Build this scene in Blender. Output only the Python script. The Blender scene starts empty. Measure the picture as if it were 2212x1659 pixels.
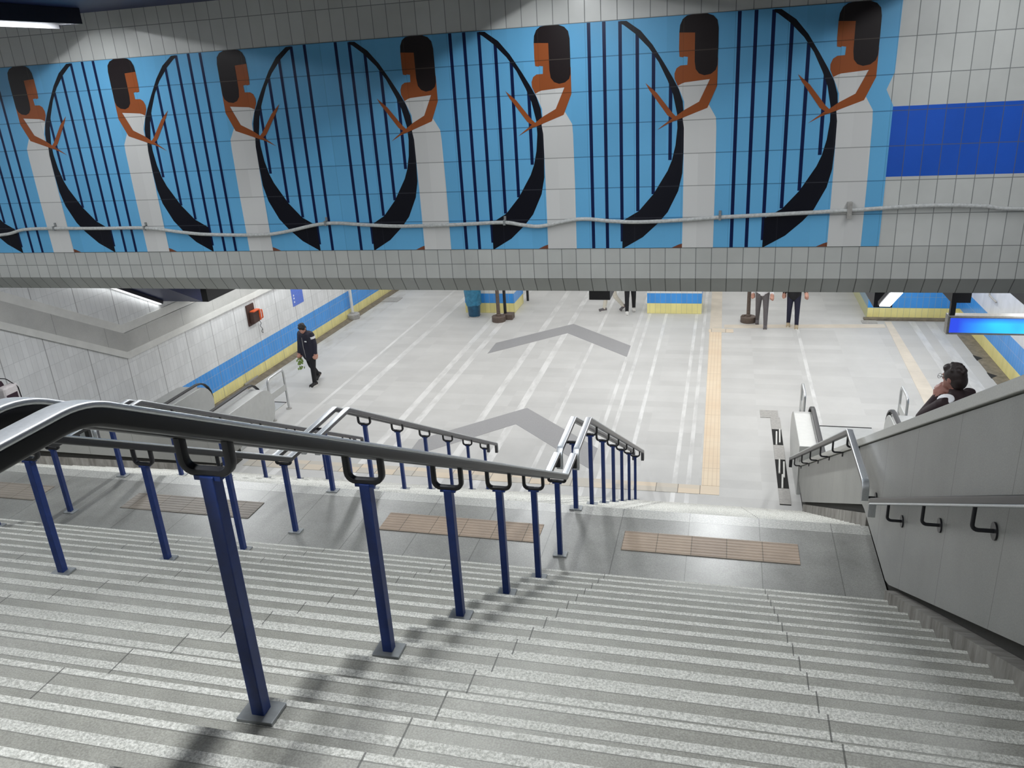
import bpy, bmesh, math, random
from mathutils import Vector, Matrix, Euler
random.seed(7)
SC = bpy.context.scene
COL = SC.collection
pi = math.pi
H = 6.866      # camera height over the concourse
ZL = 2.866     # landing
RI = 0.1592    # riser
TR = 0.2918    # tread
Y1 = 5.528     # first nosing above the landing
YL = 6.86      # far edge of the landing
NUP = 16
ZT = ZL + NUP * RI
XH = (-1.31, -3.89, -6.48)
XR = 1.31
XLW = -9.05

# ------------------------------------------------------------------ materials
class NT:
    def __init__(s, name):
        m = bpy.data.materials.new(name); m.use_nodes = True
        s.m = m; s.t = m.node_tree; s.b = s.t.nodes['Principled BSDF']
    def n(s, typ, **kw):
        x = s.t.nodes.new(typ)
        for k, v in kw.items(): setattr(x, k, v)
        return x
    def l(s, a, b): s.t.links.new(a, b)
    def math(s, op, a, b=None, c=None):
        x = s.n('ShaderNodeMath', operation=op)
        for i, v in enumerate((a, b, c)):
            if v is None: continue
            if isinstance(v, (int, float)): x.inputs[i].default_value = v
            else: s.l(v, x.inputs[i])
        return x.outputs[0]
    def xyz(s, obj=False):
        if obj: src = s.n('ShaderNodeTexCoord').outputs['Object']
        else: src = s.n('ShaderNodeNewGeometry').outputs['Position']
        sp = s.n('ShaderNodeSeparateXYZ'); s.l(src, sp.inputs[0])
        return src, sp.outputs
    def mix(s, f, a, b):
        x = s.n('ShaderNodeMix', data_type='RGBA')
        for i, v in ((0, f), (6, a), (7, b)):
            if isinstance(v, (int, float)): x.inputs[i].default_value = v
            elif isinstance(v, tuple): x.inputs[i].default_value = (*v, 1)[:4]
            else: s.l(v, x.inputs[i])
        return x.outputs[2]
    def noise(s, vec, scale, detail=3, rough=.6):
        x = s.n('ShaderNodeTexNoise'); x.inputs['Scale'].default_value = scale
        x.inputs['Detail'].default_value = detail; x.inputs['Roughness'].default_value = rough
        s.l(vec, x.inputs['Vector']); return x.outputs['Fac']
    def rng(s, v, a, b, c=0, d=1):
        x = s.n('ShaderNodeMapRange')
        s.l(v, x.inputs[0])
        for i, q in enumerate((a, b, c, d)): x.inputs[i + 1].default_value = q
        return x.outputs[0]
    def line(s, u, per, off, w):
        """1 on the joints of a grid of the given period"""
        a = s.math('FRACT', s.math('MULTIPLY', s.math('SUBTRACT', u, off), 1 / per))
        return s.math('GREATER_THAN', s.math('ABSOLUTE', s.math('SUBTRACT', a, .5)), .5 - .5 * w / per)
    def cell(s, u, per, off):
        return s.math('FLOOR', s.math('MULTIPLY', s.math('SUBTRACT', u, off), 1 / per))
    def white(s, a, b):
        c = s.n('ShaderNodeCombineXYZ'); s.l(a, c.inputs[0]); s.l(b, c.inputs[1])
        w = s.n('ShaderNodeTexWhiteNoise', noise_dimensions='2D'); s.l(c.outputs[0], w.inputs['Vector'])
        return w.outputs['Value']
    def band(s, u, a, b):
        return s.math('MULTIPLY', s.math('GREATER_THAN', u, a), s.math('LESS_THAN', u, b))
    def scale(s, col, f):
        x = s.n('ShaderNodeVectorMath', operation='SCALE')
        if isinstance(col, tuple): x.inputs[0].default_value = col[:3]
        else: s.l(col, x.inputs[0])
        if isinstance(f, (int, float)): x.inputs['Scale'].default_value = f
        else: s.l(f, x.inputs['Scale'])
        return x.outputs[0]
    def set(s, col=None, rough=None, metal=None, bump=None, bstr=.2, bdist=.01, spec=None):
        for k, v in (('Base Color', col), ('Roughness', rough), ('Metallic', metal), ('Specular IOR Level', spec)):
            if v is None: continue
            i = s.b.inputs[k]
            if isinstance(v, tuple): i.default_value = (*v, 1)[:4]
            elif isinstance(v, (int, float)): i.default_value = v
            else: s.l(v, i)
        if bump is not None:
            x = s.n('ShaderNodeBump'); x.inputs['Strength'].default_value = bstr; x.inputs['Distance'].default_value = bdist
            s.l(bump, x.inputs['Height']); s.l(x.outputs[0], s.b.inputs['Normal'])
        return s.m

def lin(r, g, b):
    f = lambda c: (c / 255 / 12.92) if c / 255 < .04045 else ((c / 255 + .055) / 1.055) ** 2.4
    return (f(r), f(g), f(b))

def plain(name, col, rough=.5, metal=0, var=.12, sc=30, bstr=0, spec=None):
    q = NT(name); src, _ = q.xyz()
    n = q.noise(src, sc)
    c = q.scale(col, q.rng(n, .25, .75, 1 - var, 1 + var))
    return q.set(c, rough, metal, bump=n if bstr else None, bstr=bstr, bdist=.003, spec=spec)

def emit(name, col, strength):
    q = NT(name); q.set((.8, .8, .8), .5)
    q.b.inputs['Emission Color'].default_value = (*col, 1); q.b.inputs['Emission Strength'].default_value = strength
    return q.m

M = {}
def build_materials():
    # granite treads: speckled, two bush-hammered strips near the nosing
    q = NT('granite_tread'); src, p = q.xyz(); _, o = q.xyz(True)
    v = q.math('MULTIPLY', o[1], -1.0)
    mask = q.math('MAXIMUM', q.band(v, -.002, .027), q.band(v, .078, .116))
    edge = q.math('MAXIMUM', q.band(v, .025, .030), q.band(v, .115, .1185))
    n1 = q.noise(src, 180, 2); n2 = q.noise(src, 9, 3); n3 = q.noise(src, 110, 3, .75)
    base = q.scale(q.mix(q.rng(n1, .35, .68), (.275, .272, .24), (.40, .396, .355)), q.rng(n2, .3, .7, .9, 1.08))
    rough = q.mix(q.rng(n3, .36, .62), (.40, .40, .36), (.80, .795, .74))
    up = q.n('ShaderNodeNewGeometry'); sp = q.n('ShaderNodeSeparateXYZ'); q.l(up.outputs['True Normal'], sp.inputs[0])
    mask = q.math('MULTIPLY', mask, q.math('GREATER_THAN', sp.outputs[2], .5))
    c = q.mix(mask, base, rough)
    c = q.mix(q.math('MULTIPLY', edge, .55), c, (.10, .10, .09))
    c = q.mix(q.math('MULTIPLY', q.line(p[0], 1.24, -.85, .006), .75), c, (.05, .05, .045))
    h = q.math('MULTIPLY', mask, n3)
    M['tread'] = q.set(c, q.rng(mask, 0, 1, .42, .6), bump=h, bstr=.9, bdist=.006)
    # landing: darker granite slabs, rough border strips
    q = NT('granite_landing'); src, p = q.xyz()
    bord = q.math('MAXIMUM', q.math('LESS_THAN', p[1], Y1 + .13), q.math('GREATER_THAN', p[1], YL - .16))
    n1 = q.noise(src, 160, 2); n2 = q.noise(src, 3, 4); n3 = q.noise(src, 60, 3, .7)
    cv = q.white(q.cell(p[0], .62, -.85), q.cell(p[1], .53, Y1 + .13))
    base = q.scale(q.mix(q.rng(n1, .35, .65), (.20, .20, .185), (.30, .30, .28)), q.math('MULTIPLY', q.rng(n2, .3, .7, .82, 1.12), q.rng(cv, 0, 1, .93, 1.05)))
    rough = q.mix(q.rng(n3, .38, .62), (.30, .30, .28), (.46, .46, .43))
    c = q.mix(bord, base, rough)
    j = q.math('MAXIMUM', q.line(p[0], .62, -.85, .007), q.math('MAXIMUM', q.band(p[1], Y1 + .127, Y1 + .134), q.band(p[1], YL - .164, YL - .158)))
    c = q.mix(q.math('MULTIPLY', j, .6), c, (.05, .05, .045))
    M['landing'] = q.set(c, .38, bump=q.math('MULTIPLY', bord, n3), bstr=.4, bdist=.004)
    # concourse floor: pale granite with polished light strips running away
    q = NT('granite_concourse'); src, p = q.xyz()
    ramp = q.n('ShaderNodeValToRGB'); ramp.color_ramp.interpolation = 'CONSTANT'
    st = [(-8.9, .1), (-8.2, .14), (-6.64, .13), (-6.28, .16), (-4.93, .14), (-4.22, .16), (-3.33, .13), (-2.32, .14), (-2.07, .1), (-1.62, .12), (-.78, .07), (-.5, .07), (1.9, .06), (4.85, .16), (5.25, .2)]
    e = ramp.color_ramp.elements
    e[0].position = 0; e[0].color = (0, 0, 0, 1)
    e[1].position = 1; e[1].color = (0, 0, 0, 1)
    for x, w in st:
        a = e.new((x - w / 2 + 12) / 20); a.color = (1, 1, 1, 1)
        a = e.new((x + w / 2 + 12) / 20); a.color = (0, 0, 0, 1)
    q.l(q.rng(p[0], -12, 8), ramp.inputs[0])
    n1 = q.noise(src, 120, 2); n2 = q.noise(src, .9, 4); mpn = q.n('ShaderNodeMapping'); mpn.inputs['Scale'].default_value = (2.5, .9, 1); q.l(src, mpn.inputs[0]); n4 = q.noise(mpn.outputs[0], 1.6, 3)
    cv = q.white(q.cell(p[0], 1.05, -.3), q.cell(p[1], .31, 0))
    base = q.scale(q.mix(q.rng(n1, .3, .7), (.49, .49, .475), (.57, .57, .555)), q.math('MULTIPLY', q.rng(n2, .3, .7, .93, 1.06), q.rng(cv, 0, 1, .94, 1.05)))
    sm = q.math('MULTIPLY', ramp.outputs[0], q.rng(n4, .38, .60, .12, 1))  # patchy brightening imitates lamp reflections on the polished strips
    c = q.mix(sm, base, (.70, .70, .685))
    dirt = q.math('MULTIPLY', q.rng(p[0], 3.2, 5.6, 0, .42), q.rng(n2, .2, .6, .7, 1))
    c = q.mix(dirt, c, (.27, .25, .215))
    dirt2 = q.math('MULTIPLY', q.math('LESS_THAN', p[0], -10.4), q.rng(n4, .45, .7, 0, .35))
    c = q.mix(dirt2, c, (.24, .21, .16))
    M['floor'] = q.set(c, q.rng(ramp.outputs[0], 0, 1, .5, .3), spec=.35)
    # tiled faces
    def tiles(name, ax, tw, th, uo, vo, col, gcol=(.16, .17, .17), gw=.005, bigj=None, rough=.25, bands=None, var=.05, colf=None):
        q = NT(name); src, p = q.xyz(); u, v = p[ax], p[2]
        c = col
        if bands:
            for zt, bc in bands: c = q.mix(q.math('LESS_THAN', v, zt), c, bc)
        if colf: c = colf(q, p, c)
        cv = q.white(q.cell(u, tw, uo), q.cell(v, th, vo))
        n = q.noise(src, 2.5, 3)
        c = q.scale(c, q.math('MULTIPLY', q.rng(cv, 0, 1, 1 - var, 1 + var), q.rng(n, .3, .7, .94, 1.04)))
        g = q.math('MAXIMUM', q.line(u, tw, uo, gw), q.line(v, th, vo, gw))
        c = q.mix(q.math('MULTIPLY', g, .75), c, gcol)
        if bigj: c = q.mix(q.math('MULTIPLY', q.line(u, bigj[0], bigj[1], .02), .6), c, (.2, .2, .2))
        return q.set(c, q.rng(g, 0, 1, rough, .8), bump=q.math('SUBTRACT', 1.0, g), bstr=.25, bdist=.003)
    white = (.62, .63, .62)
    BL = lin(66, 150, 226); YE = lin(232, 222, 150)
    M['tile_left'] = tiles('tiles_left', 1, .113, .3, 11.02, .08, (.70, .71, .71), gcol=(.42, .43, .43), gw=.006, bigj=(.904, 11.02), bands=[(.85, BL), (.31, YE)])
    M['tile_right'] = tiles('tiles_right', 1, .15, .3, 0, .0, (.70, .71, .74), gcol=(.45, .46, .5), gw=.004, bands=[(.87, BL), (.31, YE)])
    M['tile_pillar'] = tiles('tiles_pillar', 0, .15, .3, .05, .01, (.72, .73, .72), gcol=(.35, .35, .25), gw=.007, bands=[(.61, BL), (.31, YE)])
    M['tile_pier'] = tiles('tiles_pier', 0, .15, .3, .04, .01, (.72, .73, .72), gcol=(.3, .33, .25), gw=.007, bands=[(.9, BL), (.31, YE)])
    M['tile_pillar_side'] = tiles('tiles_pillar_side', 1, .15, .3, .05, .01, (.72, .73, .72), gcol=(.35, .35, .25), gw=.007, bands=[(.61, BL), (.31, YE)])
    def bcol(q, p, c):
        f = q.math('MULTIPLY', q.math('GREATER_THAN', p[0], 1.38), q.band(p[2], 5.762, 6.366))
        return q.mix(f, c, lin(36, 92, 200))
    M['tile_bulk'] = tiles('tiles_bulkhead', 0, .1493, .3, .0257, 5.13, (.58, .59, .57), gcol=(.10, .11, .11), gw=.007, colf=bcol)
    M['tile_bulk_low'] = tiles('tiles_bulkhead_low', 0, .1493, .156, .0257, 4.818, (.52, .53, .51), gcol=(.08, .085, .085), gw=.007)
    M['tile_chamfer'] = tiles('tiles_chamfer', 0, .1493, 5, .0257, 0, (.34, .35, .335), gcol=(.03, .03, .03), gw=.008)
    # painted mural colours share one joint overlay
    def mural(name, col, gcol, rough=.28, gm=.7):
        q = NT(name); src, p = q.xyz()
        cv = q.white(q.cell(p[0], .1493, .0257), q.cell(p[2], .3, 5.13))
        c = q.scale(col, q.rng(cv, 0, 1, .95, 1.05))
        h = q.line(p[2], .3, 5.13, .008); vv = q.line(p[0], .4479, .0257, .005)
        c = q.mix(q.math('MULTIPLY', q.math('MAXIMUM', h, q.math('MULTIPLY', vv, .45)), gm), c, gcol)
        return q.set(c, rough, spec=.25)
    M['mu_sky'] = mural('mural_sky', lin(104, 176, 222), lin(38, 78, 120))
    M['mu_navy'] = mural('mural_navy', lin(8, 26, 72), lin(4, 12, 40))
    M['mu_black'] = mural('mural_black', lin(14, 15, 26), lin(60, 62, 70))
    M['mu_hair'] = mural('mural_hair', lin(30, 22, 24), lin(80, 72, 66))
    M['mu_skin'] = mural('mural_skin', lin(150, 80, 40), lin(84, 48, 24))
    M['mu_dark'] = mural('mural_brown', lin(120, 72, 54), lin(70, 42, 30))
    M['mu_white'] = mural('mural_white', (.66, .66, .65), lin(120, 122, 120))
    # others
    def clad(name, col, per, off):
        q = NT(name); src, p = q.xyz()
        n = q.noise(src, 120, 2); n2 = q.noise(src, 1.2, 4)
        c = q.scale(col, q.math('MULTIPLY', q.rng(n, .3, .7, .9, 1.1), q.rng(n2, .3, .7, .86, 1.1)))
        c = q.mix(q.math('MULTIPLY', q.line(p[1], per, off, .008), .6), c, (.06, .06, .055))
        return q.set(c, .45)
    M['clad'] = clad('granite_cladding', (.245, .247, .232), .88, 9.87)
    M['cap'] = plain('granite_cap', (.45, .45, .42), .4, sc=90)
    q = NT('dirty_plinth'); src, p = q.xyz()
    mp = q.n('ShaderNodeMapping'); mp.inputs['Scale'].default_value = (1, 3.5, .7); q.l(src, mp.inputs[0])
    n = q.noise(mp.outputs[0], 2.5, 5, .7)
    M['plinth'] = q.set(q.mix(q.rng(n, .35, .65), (.13, .12, .105), (.30, .29, .265)), .7)
    M['recess'] = plain('dark_recess', (.035, .034, .03), .9)
    M['concrete'] = plain('grey_concrete', (.42, .42, .40), .7, sc=12, bstr=.1)
    M['band_grey'] = clad('smooth_grey_band', (.46, .46, .44), 1.1, .3)
    M['band_light'] = plain('pale_trim', (.66, .66, .63), .35, sc=3, var=.1)
    M['navy'] = plain('navy_paint', lin(22, 34, 80), .45)
    M['navy_dark'] = plain('dark_navy_metal', lin(14, 16, 34), .4)
    M['slab'] = plain('upper_slab', (.36, .36, .34), .5)
    M['steel'] = plain('brushed_steel', (.60, .61, .62), .28, 1, var=.05, sc=60)
    M['steel_rail'] = plain('worn_steel_rail', (.66, .68, .70), .42, 1, var=.08, sc=80)
    M['steel_matte'] = plain('satin_steel', (.56, .57, .56), .42, .75, var=.05, sc=8)
    M['steel_dark'] = plain('dark_steel', (.13, .13, .14), .35, .9)
    M['blue_post'] = plain('blue_post_paint', lin(22, 48, 108), .38, var=.2, sc=22)
    M['black_rail'] = plain('black_rail_paint', (.012, .012, .014), .35)  # steel rail sides coloured black, standing in for dark reflections
    M['black'] = plain('black_paint', (.012, .012, .015), .4)
    M['rubber'] = plain('black_rubber', (.02, .02, .022), .35)
    M['galv'] = plain('galvanised_plate', (.27, .285, .29), .5, .3)
    M['cable'] = plain('pale_conduit', (.50, .51, .50), .6, sc=40, var=.25, bstr=.3)
    M['chev'] = plain('dark_granite_inlay', (.29, .29, .295), .4, sc=140, var=.2)
    def tact(name, c0, c1, cell=.3, tilt=.0):
        q = NT(name); src, p = q.xyz()
        g = q.math('MAXIMUM', q.line(p[0], cell, -.795, .008), q.line(p[1], cell, 6.14, .008))
        cv = q.white(q.cell(p[0], cell, -.795), q.cell(p[1], cell, 6.14))
        wv = q.n('ShaderNodeTexWave', wave_type='BANDS', bands_direction='Y')
        wv.inputs['Scale'].default_value = 7; wv.inputs['Distortion'].default_value = 1.2; wv.inputs['Detail Scale'].default_value = 6
        q.l(src, wv.inputs['Vector'])
        n = q.noise(src, 4, 3)
        c = q.scale(q.mix(cv, c0, c1), q.math('MULTIPLY', q.rng(n, .3, .7, .88, 1.06), q.rng(wv.outputs['Fac'], 0, 1, .9, 1.05)))
        c = q.mix(q.math('MULTIPLY', g, .7), c, (.09, .07, .05))
        return q.set(c, .6, bump=wv.outputs['Fac'], bstr=.5, bdist=.006)
    M['tact_dark'] = tact('tactile_tan', (.33, .25, .185), (.37, .28, .20))
    M['tact_worn'] = tact('tactile_worn', (.235, .21, .18), (.26, .225, .185))
    q = NT('tactile_yellow'); src, p = q.xyz()
    g = q.math('MAXIMUM', q.line(p[1], 2.4, 18.2, .02), q.line(p[1], .3, .1, .006))
    rib = q.line(p[0], .075, .0, .02)
    n = q.noise(src, 1.2, 3)
    c = q.scale(q.mix(q.rng(n, .35, .65), (.70, .56, .40), (.74, .62, .46)), 1.0)
    c = q.mix(q.math('MULTIPLY', g, .35), c, (.3, .22, .15)); c = q.mix(q.math('MULTIPLY', rib, .3), c, (.5, .38, .27))
    M['tact_yellow'] = q.set(c, .55)
    q = NT('tactile_pale'); src, p = q.xyz()
    cv = q.white(q.cell(p[0], .37, .1), q.cell(p[1], .6, 0))
    g = q.line(p[0], .37, .1, .014)
    c = q.mix(q.rng(cv, .3, 1), (.52, .49, .43), (.72, .60, .45)); c = q.mix(q.math('MULTIPLY', g, .7), c, (.1, .085, .07))
    M['tact_pale'] = q.set(c, .55)
    M['tact_faded'] = plain('tactile_faded', (.60, .54, .45), .55, sc=2)
    M['drain'] = plain('rusty_gutter', (.17, .145, .105), .8, sc=7, var=.4)
    M['hole'] = plain('dark_hole', (.01, .01, .01), .9)
    M['rust'] = plain('rusty_brown', (.115, .085, .068), .6, sc=25, var=.3)
    M['grey_iron'] = plain('grey_iron', (.36, .35, .33), .5, sc=25, var=.2)
    M['orange'] = plain('orange_plastic', lin(214, 92, 46), .4)
    M['phone_dark'] = plain('dark_brown_plate', lin(66, 44, 38), .6)
    M['poster'] = plain('blue_sheet', lin(92, 120, 205), .35)
    M['poster_ink'] = plain('white_print', (.75, .77, .85), .4)
    M['bag'] = plain('blue_bag', lin(52, 124, 158), .25, sc=9, var=.3, bstr=.4)
    M['bag_dark'] = plain('blue_bag_inner', lin(26, 78, 108), .3, sc=9, var=.3)
    M['skin'] = plain('skin', lin(188, 140, 122), .5, var=.05)
    M['skin_dark'] = plain('skin_tan', lin(150, 104, 92), .5, var=.05)
    M['hair'] = plain('dark_hair', lin(34, 22, 20), .55, sc=90, var=.5, bstr=.5)
    M['hair_black'] = plain('black_hair', lin(22, 18, 20), .55, sc=90, var=.5, bstr=.5)
    M['jacket'] = plain('navy_jacket', lin(26, 26, 44), .7, sc=14, var=.25)
    M['trousers'] = plain('black_trousers', lin(20, 20, 24), .75)
    M['shoe_black'] = plain('black_shoe', lin(24, 24, 26), .5)
    M['white_cloth'] = plain('white_cloth', (.75, .75, .77), .7)
    M['beige'] = plain('beige_trousers', lin(214, 208, 194), .75)
    M['grey_jeans'] = plain('grey_jeans', lin(98, 94, 96), .8)
    M['navy_jeans'] = plain('navy_jeans', lin(34, 35, 56), .8)
    M['maroon'] = plain('maroon_cloth', lin(44, 22, 36), .8)
    M['plum'] = plain('dark_plum_cloth', lin(38, 22, 26), .8)
    M['sole'] = plain('white_sole', (.7, .69, .66), .6)
    M['tan_shoe'] = plain('tan_shoe', lin(176, 160, 132), .6)
    M['leaf'] = plain('green_leaves', lin(132, 156, 84), .6, sc=60, var=.4)
    M['cream_bag'] = plain('cream_bag', lin(196, 190, 190), .6)
    M['wire'] = plain('spectacle_wire', (.03, .03, .03), .3, .5)
    M['tube'] = emit('lamp_tube', (.93, .97, 1.0), 10)
    M['tube_soft'] = emit('lamp_panel', (.96, .98, 1.0), 5)
    M['tube_dim'] = emit('lamp_strip', (.96, .98, 1.0), 1.3)
    M['reflector'] = plain('white_reflector', (.2, .2, .21), .5)
    q = NT('lit_blue_sign'); src, p = q.xyz()
    n = q.noise(src, 1.7, 2, .4)
    f = q.math('MULTIPLY', q.rng(p[0], 4.0, 4.6), q.rng(n, .25, .6, .55, 1))
    f2 = q.math('MULTIPLY', f, q.rng(p[2], 2.36, 2.26, .2, 1))
    c = q.mix(f2, (.02, .05, .55), (.03, .62, 1.0))
    q.set((.02, .05, .3), .3); q.l(c, q.b.inputs['Emission Color']); q.b.inputs['Emission Strength'].default_value = 1.35
    M['sign_lit'] = q.m

build_materials()

# ------------------------------------------------------------------ mesh helpers
class MB:
    def __init__(s): s.v = []; s.f = []; s.fm = []; s.mats = []
    def mi(s, m):
        if m not in s.mats: s.mats.append(m)
        return s.mats.index(m)
    def add(s, vs, fs, m):
        o = len(s.v); s.v += [tuple(x) for x in vs]; k = s.mi(m)
        for f in fs: s.f.append([i + o for i in f]); s.fm.append(k)
        return s
    def box(s, a, b, m):
        x0, y0, z0 = a; x1, y1, z1 = b
        vs = [(x0, y0, z0), (x1, y0, z0), (x1, y1, z0), (x0, y1, z0), (x0, y0, z1), (x1, y0, z1), (x1, y1, z1), (x0, y1, z1)]
        return s.add(vs, [(0, 3, 2, 1), (4, 5, 6, 7), (0, 1, 5, 4), (1, 2, 6, 5), (2, 3, 7, 6), (3, 0, 4, 7)], m)
    def prism(s, pts, axis, a, b, m):
        """polygon in the plane across axis (0: y,z  1: x,z  2: x,y), extruded a..b"""
        def mk(p, t):
            if axis == 0: return (t, p[0], p[1])
            if axis == 1: return (p[0], t, p[1])
            return (p[0], p[1], t)
        n = len(pts)
        vs = [mk(p, a) for p in pts] + [mk(p, b) for p in pts]
        fs = [list(range(n))[::-1], list(range(n, 2 * n))] + [(i, (i + 1) % n, n + (i + 1) % n, n + i) for i in range(n)]
        return s.add(vs, fs, m)
    def poly(s, pts3, m): return s.add(pts3, [list(range(len(pts3)))], m)
    def tube(s, path, r, m, n=10, cap=True):
        return s.sweep(path, [(r * math.cos(2 * pi * i / n), r * math.sin(2 * pi * i / n)) for i in range(n)], m, cap=cap)
    def sweep(s, path, prof, m, side=None, cap=True, scales=None):
        P = [Vector(p) for p in path]; n = len(prof); vs = []
        prev = None
        for i, p in enumerate(P):
            t = (P[min(i + 1, len(P) - 1)] - P[max(i - 1, 0)]).normalized()
            if side is not None: sd = Vector(side)
            else:
                ref = prev if prev is not None else (Vector((0, 0, 1)) if abs(t.z) < .9 else Vector((0, 1, 0)))
                sd = (ref - t * ref.dot(t)).normalized() if prev is not None else t.cross(ref).normalized()
            sd = (sd - t * sd.dot(t)).normalized(); prev = sd
            up = sd.cross(t).normalized()
            k = 1.0
            if 0 < i < len(P) - 1:
                a = (P[i] - P[i - 1]).normalized(); b = (P[i + 1] - P[i]).normalized()
                k = 1 / max(.5, math.cos(.5 * math.acos(max(-1, min(1, a.dot(b))))))
            sc = scales[i] if scales else 1
            for u, w in prof:
                if side is not None: vs.append(p + sd * u * sc + up * w * k * sc)
                else: vs.append(p + sd * u * sc + up * w * sc)
        fs = []
        for i in range(len(P) - 1):
            for j in range(n):
                a = i * n + j; b = i * n + (j + 1) % n
                fs.append((a, b, b + n, a + n))
        if cap: fs += [list(range(n))[::-1], [(len(P) - 1) * n + j for j in range(n)]]
        return s.add(vs, fs, m)
    def lathe(s, prof, c, m, n=28):
        vs = []; 
        for r, z in prof:
            for i in range(n):
                a = 2 * pi * i / n; vs.append((c[0] + r * math.cos(a), c[1] + r * math.sin(a), c[2] + z))
        fs = []
        for k in range(len(prof) - 1):
            for i in range(n):
                a = k * n + i; b = k * n + (i + 1) % n; fs.append((a, b, b + n, a + n))
        fs += [list(range(n))[::-1], [(len(prof) - 1) * n + i for i in range(n)]]
        return s.add(vs, fs, m)
    def cyl(s, a, b, r, m, n=16, r2=None):
        a = Vector(a); b = Vector(b); 
        return s.sweep([a, b], [(r * math.cos(2 * pi * i / n), r * math.sin(2 * pi * i / n)) for i in range(n)], m, scales=[1, (r2 / r if r2 else 1)])
    def ell(s, c, rad, m, rot=None, nu=16, nv=10):
        vs = []; R = Euler(rot).to_matrix() if rot else Matrix.Identity(3); c = Vector(c)
        for j in range(nv + 1):
            th = pi * j / nv
            for i in range(nu):
                a = 2 * pi * i / nu
                vs.append(c + R @ Vector((rad[0] * math.sin(th) * math.cos(a), rad[1] * math.sin(th) * math.sin(a), rad[2] * math.cos(th))))
        fs = []
        for j in range(nv):
            for i in range(nu):
                a = j * nu + i; b = j * nu + (i + 1) % nu; fs.append((a, a + nu, b + nu, b))
        return s.add(vs, fs, m)
    def cap(s, a, b, ra, rb, m, n=12):
        """tapered capsule"""
        a = Vector(a); b = Vector(b); d = (b - a); L = d.length or 1e-4; d = d / L
        path = []; sc = []
        for t in (-1, -.9, -.6, 0): path.append(a + d * ra * t * .98); sc.append(max(.05, math.sqrt(max(0, 1 - t * t)) * ra))
        for t in (0, .6, .9, 1): path.append(b + d * rb * t * .98); sc.append(max(.05, math.sqrt(max(0, 1 - t * t)) * rb) if t < 1 else .05 * rb)
        sc[0] = .05 * ra
        return s.sweep(path, [(math.cos(2 * pi * i / n), math.sin(2 * pi * i / n)) for i in range(n)], m, scales=sc)
    def build(s, name, parent=None, bevel=0, smooth=None):
        me = bpy.data.meshes.new(name)
        off = Vector((0, 0, 0))
        p = parent
        while p is not None: off += p.location; p = p.parent
        me.from_pydata([Vector(v) - off for v in s.v], [], s.f)
        for m in s.mats: me.materials.append(M[m])
        for i, k in enumerate(s.fm): me.polygons[i].material_index = k
        bm = bmesh.new(); bm.from_mesh(me); bmesh.ops.remove_doubles(bm, verts=bm.verts, dist=1e-6)
        bmesh.ops.recalc_face_normals(bm, faces=bm.faces); bm.to_mesh(me); bm.free()
        o = bpy.data.objects.new(name, me); COL.objects.link(o)
        if parent: o.parent = parent
        if bevel:
            b = o.modifiers.new('bevel', 'BEVEL'); b.width = bevel; b.segments = 2; b.limit_method = 'ANGLE'; b.angle_limit = .6
        if smooth:
            for f in me.polygons: f.use_smooth = True
            try: me.set_sharp_from_angle(angle=smooth)
            except Exception: pass
        return o

def fillet(pts, r, n=5):
    """round the corners of a 3D polyline"""
    P = [Vector(p) for p in pts]; out = [P[0]]; R_ = r if isinstance(r, (list, tuple)) else [r] * (len(P) - 2)
    for i in range(1, len(P) - 1):
        a = (P[i - 1] - P[i]); b = (P[i + 1] - P[i]); la, lb = a.length, b.length; a /= la; b /= lb
        ang = math.acos(max(-1, min(1, a.dot(b)))); r = R_[i - 1]
        d = min(r / math.tan(ang / 2), la * .49, lb * .49); rr = d * math.tan(ang / 2)
        c = P[i] + (a + b).normalized() * (rr / math.sin(ang / 2))
        s0 = P[i] + a * d - c; s1 = P[i] + b * d - c
        w = math.acos(max(-1, min(1, s0.normalized().dot(s1.normalized()))))
        for k in range(n + 1):
            t = k / n
            out.append(c + (s0 * math.sin((1 - t) * w) + s1 * math.sin(t * w)) / math.sin(w))
    out.append(P[-1]); return out

def rrect(w, h, r, n=4):
    out = []
    for cx, cy, a0 in ((w / 2 - r, h / 2 - r, 0), (-w / 2 + r, h / 2 - r, pi / 2), (-w / 2 + r, -h / 2 + r, pi), (w / 2 - r, -h / 2 + r, 1.5 * pi)):
        for k in range(n + 1):
            a = a0 + k / n * pi / 2; out.append((cx + r * math.cos(a), cy + r * math.sin(a)))
    return out

def empty(name, loc, label=None, cat=None, group=None):
    o = bpy.data.objects.new(name, None); COL.objects.link(o); o.location = loc; o.empty_display_size = .1
    return tag(o, label, cat, group)
def tag(o, label=None, cat=None, group=None, kind=None):
    if label: o['label'] = label
    if cat: o['category'] = cat
    if group: o['group'] = group
    if kind: o['kind'] = kind
    return o
def struct(mb, name, label=None, **kw):
    return tag(mb.build(name, **kw), label, kind='structure')

def wx(y): return -11.36 + (y - 14.5) * (.29 / 10.2)

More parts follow.
